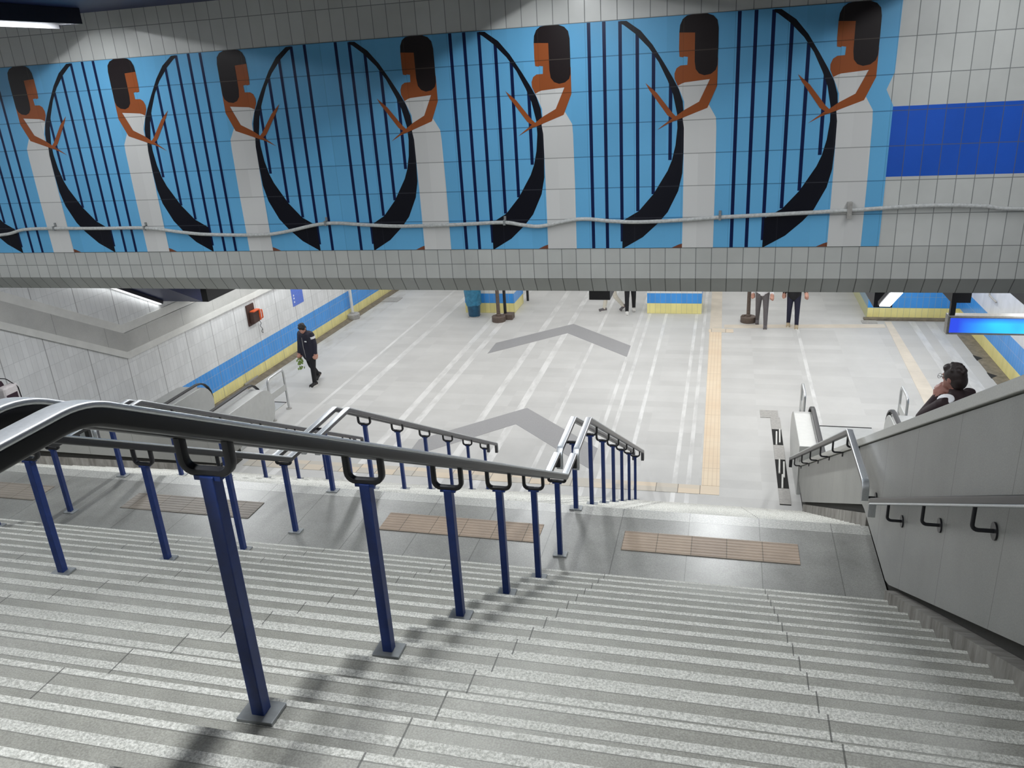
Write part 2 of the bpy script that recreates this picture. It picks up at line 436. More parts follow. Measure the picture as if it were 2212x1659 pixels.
# ------------------------------------------------------------------ room shell
def shell():
    # concourse floor
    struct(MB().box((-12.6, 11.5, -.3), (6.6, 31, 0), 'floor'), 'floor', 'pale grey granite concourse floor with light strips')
    struct(MB().box((-12.6, -5, -.3), (6.6, 11.5, -.01), 'slab'), 'floor_under')
    # top floor behind the stairs
    struct(MB().box((XLW, -5, ZT - .3), (XR + .3, Y1 - TR * (NUP - 1) - .3, ZT), 'tread'), 'floor_top')
    # landing slab
    struct(MB().box((XLW, Y1 - .03, ZL - .3), (XR + .02, YL, ZL), 'landing'), 'floor_landing', 'grey granite landing between the two stair flights')
    # left wall, rotated a touch like in the place
    y0, y1 = -5, 31
    def lw(a, b, z0, z1, out, m, mb):
        xa, xb = wx(a), wx(b)
        return mb.add([(xa + out, a, z0), (xb + out, b, z0), (xb + out, b, z1), (xa + out, a, z1), (xa - .5, a, z0), (xb - .5, b, z0), (xb - .5, b, z1), (xa - .5, a, z1)],
                      [(0, 1, 2, 3), (4, 7, 6, 5), (0, 4, 5, 1), (3, 2, 6, 7), (0, 3, 7, 4), (1, 5, 6, 2)], m)
    struct(lw(y0, y1, -.3, 8.3, 0, 'tile_left', MB()), 'wall_left', 'white tiled wall with blue and yellow bands on the left')
    # moulded band: level over the concourse, sloping up with the escalator
    yc = 12.82; sl = .556
    def strip(z0, z1, out, m, name):
        mb = MB()
        def P(y, z, o): return (wx(y) + o, y, z)
        ya = 5.0; zz = sl * (yc - ya)
        A = [P(ya, z0 + zz, 0), P(yc, z0, 0), P(31, z0, 0)]; B = [P(ya, z1 + zz, 0), P(yc + .05 * (z1 > 2.2), z1, 0), P(31, z1, 0)]
        o = Vector((out, 0, 0)); vs = []
        for q in (A, B): vs += [Vector(v) + o for v in q]
        for q in (A, B): vs += [Vector(v) - Vector((.02, 0, 0)) for v in q]
        fs = [(0, 1, 4, 3), (1, 2, 5, 4), (6, 9, 10, 7), (7, 10, 11, 8), (0, 6, 7, 1), (1, 7, 8, 2), (3, 4, 10, 9), (4, 5, 11, 10), (0, 3, 9, 6), (2, 8, 11, 5)]
        mb.add(vs, fs, m); return struct(mb, name)
    strip(1.985, 2.125, .05, 'band_light', 'trim_1')
    strip(2.125, 2.49, .035, 'band_grey', 'trim_2')
    strip(2.505, 2.665, .02, 'band_light', 'trim_3')
    # gutter along the left wall
    mb = MB(); a, b = 14.2, 30
    mb.add([(wx(a) + .002, a, .002), (wx(a) + .2, a, .002), (wx(b) + .2, b, .002), (wx(b) + .002, b, .002), (wx(a) + .002, a, .05), (wx(a) + .05, a, .05), (wx(b) + .05, b, .05), (wx(b) + .002, b, .05), (wx(a) + .2, a, .008), (wx(b) + .2, b, .008)],
           [(0, 1, 2, 3), (4, 5, 6, 7), (5, 8, 9, 6), (8, 1, 2, 9), (0, 3, 7, 4), (0, 4, 5, 8, 1), (3, 2, 9, 6, 7)], 'drain')
    struct(mb, 'baseboard_left', 'dirty brown gutter along the foot of the left wall')
    struct(MB().box((6.04, -5, -.3), (6.5, 31, 8.3), 'tile_right'), 'wall_right', 'white tiled wall with blue and yellow bands on the right')
    mb = MB().box((5.72, 13.5, .002), (6.039, 22.75, .012), 'drain')
    struct(mb, 'baseboard_right', 'brown gutter along the foot of the right wall')
    # pier closing the right end of the concourse
    mb = MB(); mb.box((3.79, 22.8, -.1), (6.05, 26.5, 3.2), 'tile_pier')
    struct(mb, 'wall_pier', 'blue and yellow tiled pier at the far right of the concourse')
    struct(MB().box((3.7, 22.62, .002), (5.95, 22.8, .05), 'drain'), 'baseboard_pier')
    struct(MB().box((-12.6, 30.6, -.3), (6.6, 31, 3.2), 'tile_pillar'), 'wall_far')
    struct(MB().box((-12.6, -5.4, -.3), (6.6, -5, 8.3), 'concrete'), 'wall_back')
    # ceilings
    struct(MB().box((-12.6, -5.4, 7.70), (6.6, 8.3, 8.2), 'navy'), 'ceiling', 'dark navy ceiling over the stairs')
    ys = 14.2; zs = 3.15; k = .545
    pts = [(8.36, zs + k * (ys - 8.36)), (ys, zs), (31, zs), (31, zs + .3), (ys + .2, zs + .3), (8.36, zs + k * (ys - 8.36) + .4)]
    struct(MB().prism(pts, 0, -12.6, 6.6, 'navy'), 'ceiling_lower', 'dark navy sloping ceiling beyond the mural beam')
    # bulkhead with chamfered lower edge
    mb = MB()
    mb.box((-12.6, 8.1, 5.13), (6.6, 8.36, 7.75), 'tile_bulk')
    struct(mb, 'wall_bulkhead', 'tiled beam wall across the hall above the lower flight')
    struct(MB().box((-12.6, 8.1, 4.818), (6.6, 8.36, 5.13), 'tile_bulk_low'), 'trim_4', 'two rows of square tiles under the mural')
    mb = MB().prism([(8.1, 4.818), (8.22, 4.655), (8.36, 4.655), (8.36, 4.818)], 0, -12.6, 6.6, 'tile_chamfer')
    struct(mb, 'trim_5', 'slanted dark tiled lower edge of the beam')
    struct(MB().box((-12.6, 8.30, 4.70), (6.6, 8.5, 6.2), 'navy'), 'wall_bulkhead_back')
    # lower soffit over the left escalator
    mb = MB(); zz = lambda y: 2.79 + .545 * (14.15 - y); a, b = 8.55, 14.15
    mb.add([(wx(a), a, zz(a)), (-10.4, a, zz(a)), (-10.4, b, zz(b)), (wx(b), b, zz(b)), (wx(a), a, 6.2), (-10.4, a, 6.2), (-10.4, b, 3.3), (wx(b), b, 3.3)],
           [(0, 3, 2, 1), (4, 5, 6, 7), (0, 1, 5, 4), (1, 2, 6, 5), (2, 3, 7, 6), (3, 0, 4, 7)], 'navy')
    struct(mb, 'ceiling_soffit', 'dark navy sloping soffit over the left escalator')
shell()

# ------------------------------------------------------------------ stairs
def flight(name, ytop, n, zbot, label, first):
    """n treads descending away from the camera; the k-th nosing at ytop-TR*(k-1) counted from below"""
    root = empty(name, (0, ytop, zbot), label, 'stairs')
    mb = MB(); w0, w1 = XLW + .01, XR + .02
    mb.box((w0, -TR - .03, -RI), (w1, 0, 0), 'tread')
    o = None
    for k in range(1, n + 1):
        if o is None:
            o = mb.build('step'); proto = o
        else:
            o = proto.copy(); COL.objects.link(o)
        o.parent = root; o.location = (0, -TR * (k - 1), RI * k)
    return root
flight('stair_flight', Y1, NUP, ZL, 'wide grey granite stair flight in the foreground, above the landing', 1)
flight('stair_flight', YL + 17 * TR, 17, 0, 'lower granite stair flight from the landing down to the pale concourse', 1)

# ------------------------------------------------------------------ stone parapets beside the flights
def ztop(y): return 5.46 - .551 * (y - 3.821)
def parapet(sx, label, drop=0.0):
    """sx=+1 right, -1 left. face at x=XR or XLW, body outside"""
    f = XR if sx > 0 else XLW
    ztop = lambda y: 5.46 - .551 * (y - 3.821) - drop
    X = lambda d: f + sx * d
    def pr(mb, pts, d0, d1, m):
        a, b = sorted((X(d0), X(d1))); return mb.prism(pts, 0, a, b, m)
    root = empty('parapet_wall', (X(.15), 6, 0), label, 'parapet wall')
    yA = -2.0; yE = 12.62
    def lowup(y): return 2.994 - .57 * (y - 5.777)
    core = [(yA, -.01), (yE, -.01), (yE, ztop(yE) - .03), (yA, ztop(yA) - .03)]
    pr(MB(), core, .045, .29, 'recess').build('core', root)
    clad = [(yA, ztop(yA) - .09), (yA, lowup(yA)), (5.777, 2.994), (5.90, 2.95), (7.02, 2.95), (7.143, 2.929), (11.87, .294), (yE - .0, .28), (yE, ztop(yE) - .09)]
    pr(MB(), clad, 0, .045, 'clad').build('cladding', root)
    pr(MB(), [(yA, ztop(yA) - .08), (yE, ztop(yE) - .08), (yE, ztop(yE)), (yA, ztop(yA))], -.02, .31, 'cap').build('cap', root, bevel=.006)
    # sloping plinth where the steps die into the wall
    zn = lambda y: ZL + RI + (Y1 - y) * RI / TR
    pl = [(yA, zn(yA) - .25), (yA, zn(yA) + .07), (Y1 + .12, zn(Y1 + .12) + .07), (Y1 + .12, ZL - .02), (Y1 - .3, ZL - .02)]
    pr(MB(), pl, -.05, .05, 'plinth').build('plinth', root)
    pl = [(YL + .05, ZL - .35), (YL + .05, ZL + .10), (11.8, .29), (11.8, -.005), (YL + .6, -.005)]
    pr(MB(), pl, .005, .05, 'plinth').build('plinth', root)
    return root
parapet(1, 'tall sloping grey stone parapet on the right of the stairs with wall rails')
parapet(-1, 'low grey stone parapet on the far left of the stairs beside the escalator', .16)

# ------------------------------------------------------------------ handrails
RAILB = [(u, w - .004) for u, w in rrect(.050, .046, .010)]
RAILC = [(u, w + .0195) for u, w in rrect(.058, .014, .006)]
def rail(path, root, body='black_rail'):
    o = MB().sweep(path, RAILB, body, side=(1, 0, 0)).build('rail', root, smooth=.7)
    MB().sweep(path, RAILC, 'steel_rail', side=(1, 0, 0)).build('steel_cap', o, smooth=.7)
    return o
def zslope(y): return 4.097 + .5547 * (5.169 - y)   # centre line of the upper sloping rail
def bracket_u(mb, x0, y, zb, h, m='black'):
    """U under a pair of rails"""
    d = .072
    path = fillet([(x0 - d, y, zb + h), (x0 - d, y, zb + .012), (x0 + d, y, zb + .012), (x0 + d, y, zb + h)], .035, 5)
    mb.sweep(path, rrect(.03, .022, .006, 2), m, side=(0, 1, 0))
def post(root, x0, y, z0, zt, h):
    mb = MB(); w = .021
    mb.box((x0 - w, y - w, z0 + .006), (x0 + w, y + w, zt), 'blue_post')
    p = mb.build('post', root, bevel=.003)
    b = MB(); bracket_u(b, x0, y, zt - .004, h); b.box((x0 - .04, y - .016, zt - .012), (x0 + .04, y + .016, zt + .001), 'blue_post')
    b.build('bracket', p, smooth=.7)
    g = MB(); g.box((x0 - .06, y - .045, z0 - .001), (x0 + .06, y + .045, z0 + .012), 'galv'); g.build('base_plate', p, bevel=.003)
    return p
def upper_rail(x0, label):
    root = empty('stair_handrail', (x0, 3.5, ZL), label, 'handrail', 'twin handrails on the upper flight')
    zt = zslope(1.22); zb = zslope(5.97)
    for s in (-1, 1):
        x = x0 + s * .0755
        path = fillet([(x, -1.0, zt - .16), (x, -1.0, zt), (x, 1.22, zt), (x, 5.97, zb), (x, 6.40, zb - .005), (x, 6.40, zb - .13)], (.05, .24, .06, .04), 6)
        rail(path, root)
    for k in (14, 11, 8, 5, 2):
        y = 1.667 + (14 - k) / 3 * .8755; z = ZL + RI * k
        ph = .815 if k == 14 else .80 if k == 11 else .775
        post(root, x0, y, z, z + ph, zslope(y) - .02 - (z + ph))
    post(root, x0, 5.99, ZL, ZL + .72, zb - .02 - (ZL + .72))
    post(root, x0, .75, ZT, ZT + .775, zt - .02 - ZT - .775)
    return root
def lower_rail(x0, label, dz=0.0):
    root = empty('stair_handrail', (x0, 10, 0), label, 'handrail', 'twin handrails on the lower flight')
    z0 = 3.625 - dz; ye = 12.52
    for s in (-1, 1):
        x = x0 + s * .0755
        zend = z0 - (ye - 7.22) * .552
        path = fillet([(x, 6.50, z0 - .17), (x, 6.50, z0 + .0), (x, 7.22, z0 + .0), (x, ye, zend), (x, ye, zend - .16)], .05, 4)
        rail(path, root, 'steel_dark')  # body colour less dark here, imitating reflections of the bright concourse
    post(root, x0, 6.80, ZL, ZL + .70, z0 - .02 - (ZL + .70))
    zr = lambda y: z0 - (y - 7.22) * .552
    for i in range(6):
        y = 7.72 + .87 * i
        k = math.ceil((YL + 17 * TR - y) / TR + 1e-6); k = max(0, k)
        z = RI * k if k <= 17 else ZL
        zt = zr(y) - .02 - .105
        post(root, x0, y, z, zt, .105)
    return root
upper_rail(XH[0], 'large steel twin handrail on blue posts crossing the foreground')
upper_rail(XH[1], 'twin handrail on blue posts left of the foreground rail, upper flight')
upper_rail(XH[2], 'far left twin handrail whose turned-down end reaches the landing')
lower_rail(XH[0], 'twin handrail down the lower flight, right of the other two')
lower_rail(XH[1], 'middle twin handrail down the lower flight, in front of the grey chevrons', .01)
lower_rail(XH[2], 'lower flight twin handrail nearest the left escalator', .035)

def wall_rail(pts, brs, label):
    x = XR - .105
    root = empty('wall_handrail', (XR, pts[1][0], pts[1][1]), label, 'handrail')
    path = fillet([(x, y, z) for y, z in pts], .05, 4)
    rail(path, root)
    for y, z in brs:
        b = MB(); zl = z - .155
        b.sweep(fillet([(x, y, z - .02), (x, y, zl), (XR - .001, y, zl)], .03, 5), [(.0105 * math.cos(i * pi / 5), .0105 * math.sin(i * pi / 5)) for i in range(10)], 'black', side=(0, 1, 0))
        o = b.build('bracket', root, smooth=.7)
        MB().cyl((XR - .010, y, zl), (XR + .001, y, zl), .045, 'black', 20).build('flange', o, smooth=.7)
    return root
zr1 = lambda y: 3.497 + .5615 * (6.168 - y)
wall_rail([(6.168, zr1(6.168) - .13), (6.168, zr1(6.168)), (.8, zr1(.8))], [(y, zr1(y)) for y in (5.60, 4.70, 3.83, 2.95, 2.07, 1.2)], 'steel rail on L brackets along the right parapet beside the upper flight')
zr2 = lambda y: 3.402 - .549 * (y - 7.68)
wall_rail([(6.50, 3.33), (6.50, 3.475), (7.55, 3.475), (13.05, zr2(13.05)), (13.05, zr2(13.05) - .15)], [(6.56, 3.475)] + [(y, zr2(y)) for y in (7.6, 8.50, 9.45, 10.42, 11.40, 12.4)],
          'steel rail on L brackets along the right parapet beside the lower flight')

# ------------------------------------------------------------------ mural
HAIR = [(-0.0, 7.087), (0.006, 7.148), (0.029, 7.197), (0.066, 7.223), (0.114, 7.229), (0.241, 7.228), (0.296, 7.207), (0.331, 7.169), (0.343, 7.104), (0.344, 6.959), (0.342, 6.797), (0.327, 6.754), (0.286, 6.723), (0.229, 6.714), (0.181, 6.732), (0.15, 6.771), (0.14, 6.839), (0.139, 7.078)]
SKIN_A = [(-0.0, 7.09), (0.143, 7.081), (0.145, 6.838), (0.19, 6.746), (0.345, 6.856), (0.344, 6.618), (0.279, 6.679), (0.055, 6.662), (0.029, 6.654), (-0.009, 6.636), (-0.037, 6.699), (-0.039, 6.744), (-0.021, 6.788), (0.013, 6.809), (0.075, 6.811), (0.079, 6.878), (0.043, 6.884), (0.036, 6.877), (0.004, 6.884), (-0.001, 6.951)]
ARM = [(0.344, 6.618), (0.262, 6.431), (0.041, 6.354), (-0.082, 6.312), (-0.195, 6.254), (-0.13, 6.302), (-0.055, 6.353), (-0.1, 6.382), (-0.22, 6.548), (-0.267, 6.611), (-0.304, 6.678), (-0.254, 6.634), (-0.198, 6.585), (-0.057, 6.405), (-0.022, 6.371), (0.054, 6.422), (0.187, 6.489), (0.279, 6.679)]
BODICE = [(-.009, 6.636), (0.035, 6.662), (0.279, 6.682), (0.187, 6.489), (0.054, 6.42), (0.052, 6.496), (0.02, 6.573)]
SKIRT = [(0.04, 6.352), (0.262, 6.434), (0.276, 6.458), (0.342, 6.344), (0.348, 6.251), (0.352, 5.773), (0.349, 5.133), (0.053, 5.133), (0.056, 5.781), (0.053, 6.263)]
FOOT = [(-0.048, 5.133), (0.019, 5.164), (0.055, 5.175), (0.055, 5.133)]
HARP = [(-0.53, 7.22), (-0.472, 7.216), (-0.346, 7.127), (-0.239, 7.002), (-0.133, 6.84), (-0.057, 6.715), (0.003, 6.605), (0.039, 6.496), (0.05, 6.388), (0.053, 6.263), (0.053, 6.057), (0.045, 5.847), (0.009, 5.684), (-0.088, 5.485), (-0.181, 5.376), (-0.331, 5.24), (-0.519, 5.133), (-0.533, 5.133), (-0.527, 5.407), (-0.369, 5.498), (-0.227, 5.659), (-0.093, 5.876), (-0.054, 5.972), (-0.022, 6.107), (-0.006, 6.265), (-0.011, 6.391), (-0.049, 6.562), (-0.1, 6.687), (-0.182, 6.85), (-0.273, 6.979), (-0.397, 7.105), (-0.5, 7.184), (-0.532, 7.198)]
STR = [(-.822, 7.225, 5.134), (-.681, 7.225, 5.134), (-.533, 7.218, 5.2), (-.377, 7.10, 5.498), (-.229, 6.93, 5.659), (-.072, 6.66, 5.975)]
def mural():
    mb = MB(); yb = 8.094
    x0, x1 = -12.4, 1.386
    bg = [(x0, 5.133), (x1, 5.133), (1.386, 6.374), (1.319, 6.509), (1.372, 6.649), (1.379, 7.228), (x0, 7.228)]
    mb.prism(bg, 1, yb, 8.101, 'mu_sky')
    figs = [(-3.15, 1), (-1.806, 1), (-.461, 1), (.881, 1), (-4.854, -1), (-6.20, -1), (-7.529, -1), (-8.865, -1), (-10.2, -1)]
    def lay(poly, k, m, cx, s):
        pts = [(cx + s * a, yb - k * .0006, b) for a, b in poly]
        mb.poly(pts, m)
    for cx, s in figs:
        for x, za, zb in STR:
            if x < -.8 and cx in (-3.15, -4.854): continue
            lay([(x - .016, zb), (x + .016, zb), (x + .016, za), (x - .016, za)], 1, 'mu_navy', cx, s)
        lay(FOOT, 2, 'mu_dark', cx, s)
        lay(HARP, 2, 'mu_black', cx, s)
        lay(SKIRT, 3, 'mu_white', cx, s)
        lay(BODICE, 3, 'mu_white', cx, s)
        lay(SKIN_A, 4, 'mu_skin', cx, s)
        lay(ARM, 5, 'mu_skin', cx, s)
        lay(HAIR, 6, 'mu_hair', cx, s)
    # the curve of the harp stays in front of the body
    o = mb.build('tile_mural')
    return tag(o, 'long blue tile mural of harp players in white dresses on the beam', 'mural')
mural()

def cable():
    pts = [(-11.3, 5.40), (-9.6, 5.33), (-8.561, 5.36), (-8.2, 5.42), (-7.789, 5.429), (-7.1, 5.42), (-6.489, 5.416), (-6.0, 5.36), (-5.666, 5.332), (-5.021, 5.319), (-4.7, 5.35), (-4.195, 5.435), (-3.7, 5.41), (-3.304, 5.392), (-2.7, 5.40), (-2.212, 5.414), (-2.0, 5.385), (-1.802, 5.371), (-1.421, 5.435), (-1.1, 5.41), (-.825, 5.397), (-.4, 5.41), (-.055, 5.43), (.5, 5.45), (1.099, 5.474), (1.737, 5.503), (2.2, 5.49), (2.528, 5.459), (4, 5.45), (5.9, 5.46)]
    # Catmull-Rom through the sag points
    P = [Vector((x, 8.062, z)) for x, z in pts]; out = []
    for i in range(len(P) - 1):
        a, b, c, d = P[max(i - 1, 0)], P[i], P[i + 1], P[min(i + 2, len(P) - 1)]
        for k in range(6):
            t = k / 6
            out.append(.5 * ((2 * b) + (c - a) * t + (2 * a - 5 * b + 4 * c - d) * t * t + (3 * b - a - 3 * c + d) * t ** 3))
    out.append(P[-1])
    root = empty('cable_conduit', (-3, 8.09, 5.4), 'pale sagging cable pinned across the lower part of the mural', 'cable')
    MB().tube(out, .019, 'cable', 10).build('cable', root, smooth=1)
    for x, z in ((-7.75, 5.43), (-6.489, 5.418), (-4.195, 5.437), (-2.19, 5.414), (-.055, 5.43)):
        b = MB(); b.box((x - .012, 8.04, z - .026), (x + .012, 8.093, z + .026), 'galv'); b.box((x - .012, 8.082, z + .02), (x + .012, 8.0935, z + .06), 'galv')
        b.build('clip', root)
    b = MB(); b.box((1.08, 8.036, 5.40), (1.12, 8.093, 5.55), 'grey_iron'); b.build('clip', root)
cable()

# ------------------------------------------------------------------ lamps of the upper hall
def trough(x0, label, pw=1.0):
    root = empty('trough_lamp', (x0, 2.5, 7.70), label, 'ceiling lamp', 'trough lamps on the stair ceiling')
    y0, y1 = -4.6, 7.62
    t = 7.600
    mb = MB()
    mb.prism([(x0 - .125, 7.70), (x0 - .125, t - .074), (x0 - .117, t - .074), (x0 - .117, 7.672), (x0 + .117, 7.672), (x0 + .117, t - .046), (x0 + .125, t - .046), (x0 + .125, 7.70)], 1, y0, y1, 'reflector')
    mb.box((x0 - .125, y1, t - .04), (x0 + .125, y1 + .01, 7.70), 'reflector')
    mb.build('reflector', root)
    hb = MB().prism([(x0 - .150, 7.699), (x0 - .150, t - .070), (x0 - .126, t - .070), (x0 - .126, 7.699)], 1, y0, y1 + .02, 'navy_dark')
    hb.prism([(x0 + .126, 7.699), (x0 + .126, t - .0455), (x0 + .150, t - .0455), (x0 + .150, 7.699)], 1, y0, y1 + .02, 'navy_dark')
    hb.box((x0 - .126, y1 + .01, t - .045), (x0 + .126, y1 + .02, 7.699), 'navy_dark'); hb.build('housing', root)
    n = 8; L = (y1 - y0 - .1) / n
    for i in range(n):
        a = y0 + .05 + i * L
        MB().tube([(x0, a + .03, t), (x0, a + L - .03, t)], .014, 'tube', 10).build('tube', root)
    li = bpy.data.lights.new('stair_lamp_light', 'AREA'); li.shape = 'RECTANGLE'; li.size = .035; li.size_y = y1 - y0 - .15
    li.energy = UPW * pw; li.color = (.95, .98, 1.0)
    o = bpy.data.objects.new('stair_lamp_light', li); COL.objects.link(o); o.location = (x0, (y0 + y1) / 2, t - .018)
    return root
UPW = 180
trough(-6.5, 'bright linear ceiling lamp at the top left, pointing at the mural')
trough(-1.52, 'linear ceiling lamp over the foreground handrail')
trough(2.1, 'linear ceiling lamp over the right parapet', .85)
trough(-11.1, 'linear ceiling lamp along the left wall', 1.0)  # unseen lamp added to lighten the left wall

def slope_lamp(x0, ya, L, label, w=.11, y0=14.2, z0=3.15, e=14, rods=False, glow='tube_soft'):
    """lamp following the sloping ceiling"""
    k = .545
    zc = lambda y: z0 + k * (y0 - y)
    root = empty('slope_lamp', (x0, ya, zc(ya)), label, 'ceiling lamp')
    c, s = math.cos(math.atan(k)), math.sin(math.atan(k))
    def bx(u0, u1, h0, h1, xa, xb, m):
        q = []
        for x in (xa, xb):
            for u, h in ((u0, h0), (u1, h0), (u1, h1), (u0, h1)):
                q.append((x, ya + u * c - h * s, zc(ya) - u * s - h * c))
        return MB().add(q, [(0, 1, 2, 3), (4, 7, 6, 5), (0, 4, 5, 1), (1, 5, 6, 2), (2, 6, 7, 3), (3, 7, 4, 0)], m)
    bx(0, L, .0, .07, x0 - w, x0 + w, 'navy_dark').build('housing', root)
    bx(.02, L - .02, .0705, .09, x0 - w + .02, x0 + w - .02, glow).build('diffuser', root)
    if rods:
        for u in (.3, L - .3): MB().cyl((x0, ya + u * c, zc(ya) - u * s), (x0, ya + u * c, zc(ya) - u * s + .42), .012, 'navy_dark', 8).build('hanger', root)
    li = bpy.data.lights.new('slope_light', 'AREA'); li.shape = 'RECTANGLE'; li.size = w; li.size_y = L; li.energy = e * L; li.color = (.97, .99, 1)
    o = bpy.data.objects.new('slope_light', li); COL.objects.link(o)
    h = .1; u = L / 2
    o.location = (x0, ya + u * c - h * s, zc(ya) - u * s - h * c); o.rotation_euler = (-math.atan(k), 0, 0)
slope_lamp(-11.33, 11.4, 3.05, 'bright thin lamp in the corner of the soffit over the left escalator', .05, 14.15, 2.785, .8, glow='tube_dim')
slope_lamp(2.56, 12.2, 1.95, 'glaring lamp hung over the right escalator', .10, 14.2, 2.82, 14, rods=True)
for xx in (-7.8, -5.2, -2.6, 0):  # unseen lamps added behind the beam to brighten walls and lower flight
    slope_lamp(xx, 9.4, 2.6, {-7.8: 'lamp on the sloping ceiling over the far left stair bay', -5.2: 'lamp on the sloping ceiling over the second stair bay', -2.6: 'lamp on the sloping ceiling over the third stair bay', 0: 'lamp on the sloping ceiling over the right stair bay'}[xx], .1, e={-7.8: 42, -5.2: 16, -2.6: 26, 0: 44}[xx])

def housing(x0, y0, w, label, L=11):
    root = empty('light_housing', (x0, y0, 3.15), label, 'light housing', 'black housings on the concourse ceiling')
    MB().box((x0 - w / 2, y0, 2.655), (x0 + w / 2, y0 + L, 3.149), 'black').build('casing', root)
    MB().box((x0 - w / 2 + .04, y0 + .3, 2.648), (x0 + w / 2 - .04, y0 + L - .1, 2.656), 'tube_soft').build('diffuser', root)
housing(-10.82, 14.6, .46, 'black box end on the ceiling by the left wall')
housing(-2.29, 15.0, .40, 'black box end under the beam left of the walking legs')
housing(3.98, 15.0, .30, 'black box end from which the blue sign hangs', 7.7)
housing(2.68, 14.67, .30, 'black box end behind the glaring right lamp')
housing(5.2, 13.6, .56, 'black box by the right wall above the blue sign', 9)

CW = 15.5
def clight(x, y, sx, sy, e):
    li = bpy.data.lights.new('concourse_light', 'AREA'); li.shape = 'RECTANGLE'; li.size = sx; li.size_y = sy; li.energy = e; li.color = (1, .99, .96)
    o = bpy.data.objects.new('concourse_light', li); COL.objects.link(o); o.location = (x, y, 3.13)
for x, f in ((-9.4, 1), (-7.4, 1), (-5.6, 1), (-3.8, 1), (-1.2, 1), (.6, 1), (1.8, 1), (4.55, .5)):  # grid of unseen ceiling lights added to brighten the concourse
    for y in (14.7, 17.2, 19.7, 22.2, 25, 28):
        if not (x > 3.5 and y > 22): clight(x, y, .5, 1.6, CW * f * (1.25 if y < 18 else 1))

# ------------------------------------------------------------------ concourse furniture
def flat(name, pts, z0, z1, m, label, cat, group=None):
    o = MB().prism(pts, 2, z0, z1, m).build(name)
    return tag(o, label, cat, group)
def HU(x, y): return (x * H, y * H)
flat('floor_chevron', [HU(-.860, 2.798), HU(-.861, 2.925), HU(-.598, 3.192), HU(-.332, 2.927), HU(-.332, 2.800), HU(-.600, 3.066)], .0, .003, 'chev', 'dark grey chevron inlaid in the pale floor, the farther one', 'floor inlay')
flat('floor_chevron', [HU(-.852, 1.905), HU(-.855, 2.03), HU(-.589, 2.297), HU(-.325, 2.035), HU(-.325, 1.905), HU(-.594, 2.17)], .0, .003, 'chev', 'dark grey chevron inlaid in the floor behind the lower handrails', 'floor inlay')
flat('tactile_strip', [(-.25, 12.75), (.052, 12.75), (-.005, 21.36), (-.32, 21.36)], .0, .006, 'tact_yellow', 'yellow tactile strip running straight away across the concourse', 'tactile paving')
flat('tactile_strip', [(-.32, 21.67), (-.005, 21.67), (-.05, 30), (-.36, 30)], .0, .006, 'tact_faded', 'faded tactile strip beside the square pillar, beyond the yellow one', 'tactile paving')
flat('tactile_slab', [(-.34, 21.36), (.30, 21.36), (.30, 21.66), (-.34, 21.66)], .0, .008, 'tact_pale', 'pair of pale tactile slabs at the far end of the yellow strip', 'tactile paving')
flat('tactile_strip', [(-8.95, 12.38), (.052, 12.44), (.05, 12.74), (-8.95, 12.74)], .0, .006, 'tact_pale', 'row of pale tactile slabs at the foot of the lower flight', 'tactile paving')
flat('tactile_strip', [(4.0, 14.2), (4.4, 14.2), (4.36, 22.55), (4.2, 22.55)], .0, .006, 'tact_faded', 'faded tan tactile strip near the right wall', 'tactile paving')
flat('tactile_strip', [(.06, 21.75), (4.15, 22.0), (4.15, 22.3), (.06, 22.05)], .0, .005, 'tact_faded', 'faint tactile strip crossing the floor in front of the right pier', 'tactile paving')
for a, b, lab in ((-.797, .703, 'tan wavy tactile slabs on the landing beside the right parapet'), (-3.10, -1.555, 'tan tactile slabs on the landing behind the foreground posts'), (-6.0, -4.5, 'worn tan tactile slabs on the landing left of the big blue post'), (-8.6, -7.1, 'tan tactile slabs on the landing at the left picture edge')):
    flat('tactile_patch', [(a, 6.14), (b, 6.14), (b, 6.455), (a, 6.455)], ZL, ZL + .006, 'tact_dark' if a > -4 else 'tact_worn', lab, 'tactile paving')
o = MB().ell((-4.93, 6.33, ZL + .012), (.03, .022, .008), 'galv').build('crushed_litter'); tag(o, 'tiny crushed scrap lying on the landing tactile slabs', 'litter')

# cable trench at the foot of the right parapet
def trench():
    root = empty('cable_trench', (1.08, 14, 0), 'open cable trench with loose covers in the floor beside the escalator', 'floor trench')
    MB().box((1.01, 12.25, .0), (1.19, 15.8, .004), 'hole').build('channel', root)
    for a, b in ((15.22, 15.8), (13.9, 14.5), (12.27, 12.8)):
        MB().box((1.01, a, .003), (1.19, b, .012), 'grey_iron').build('cover_plate', root, bevel=.002)
    MB().box((.815, 15.78, .001), (1.165, 16.16, .010), 'grey_iron').build('end_plate', root, bevel=.002)
    for x, a, b in ((1.065, 14.5, 15.1), (1.13, 14.6, 15.22), (1.06, 13.35, 13.9), (1.13, 13.2, 13.8), (1.08, 12.8, 13.3)):
        MB().tube([(x, a, .012), (x + .03, b, .012)], .016, 'band_light', 8).build('pipe', root)
trench()
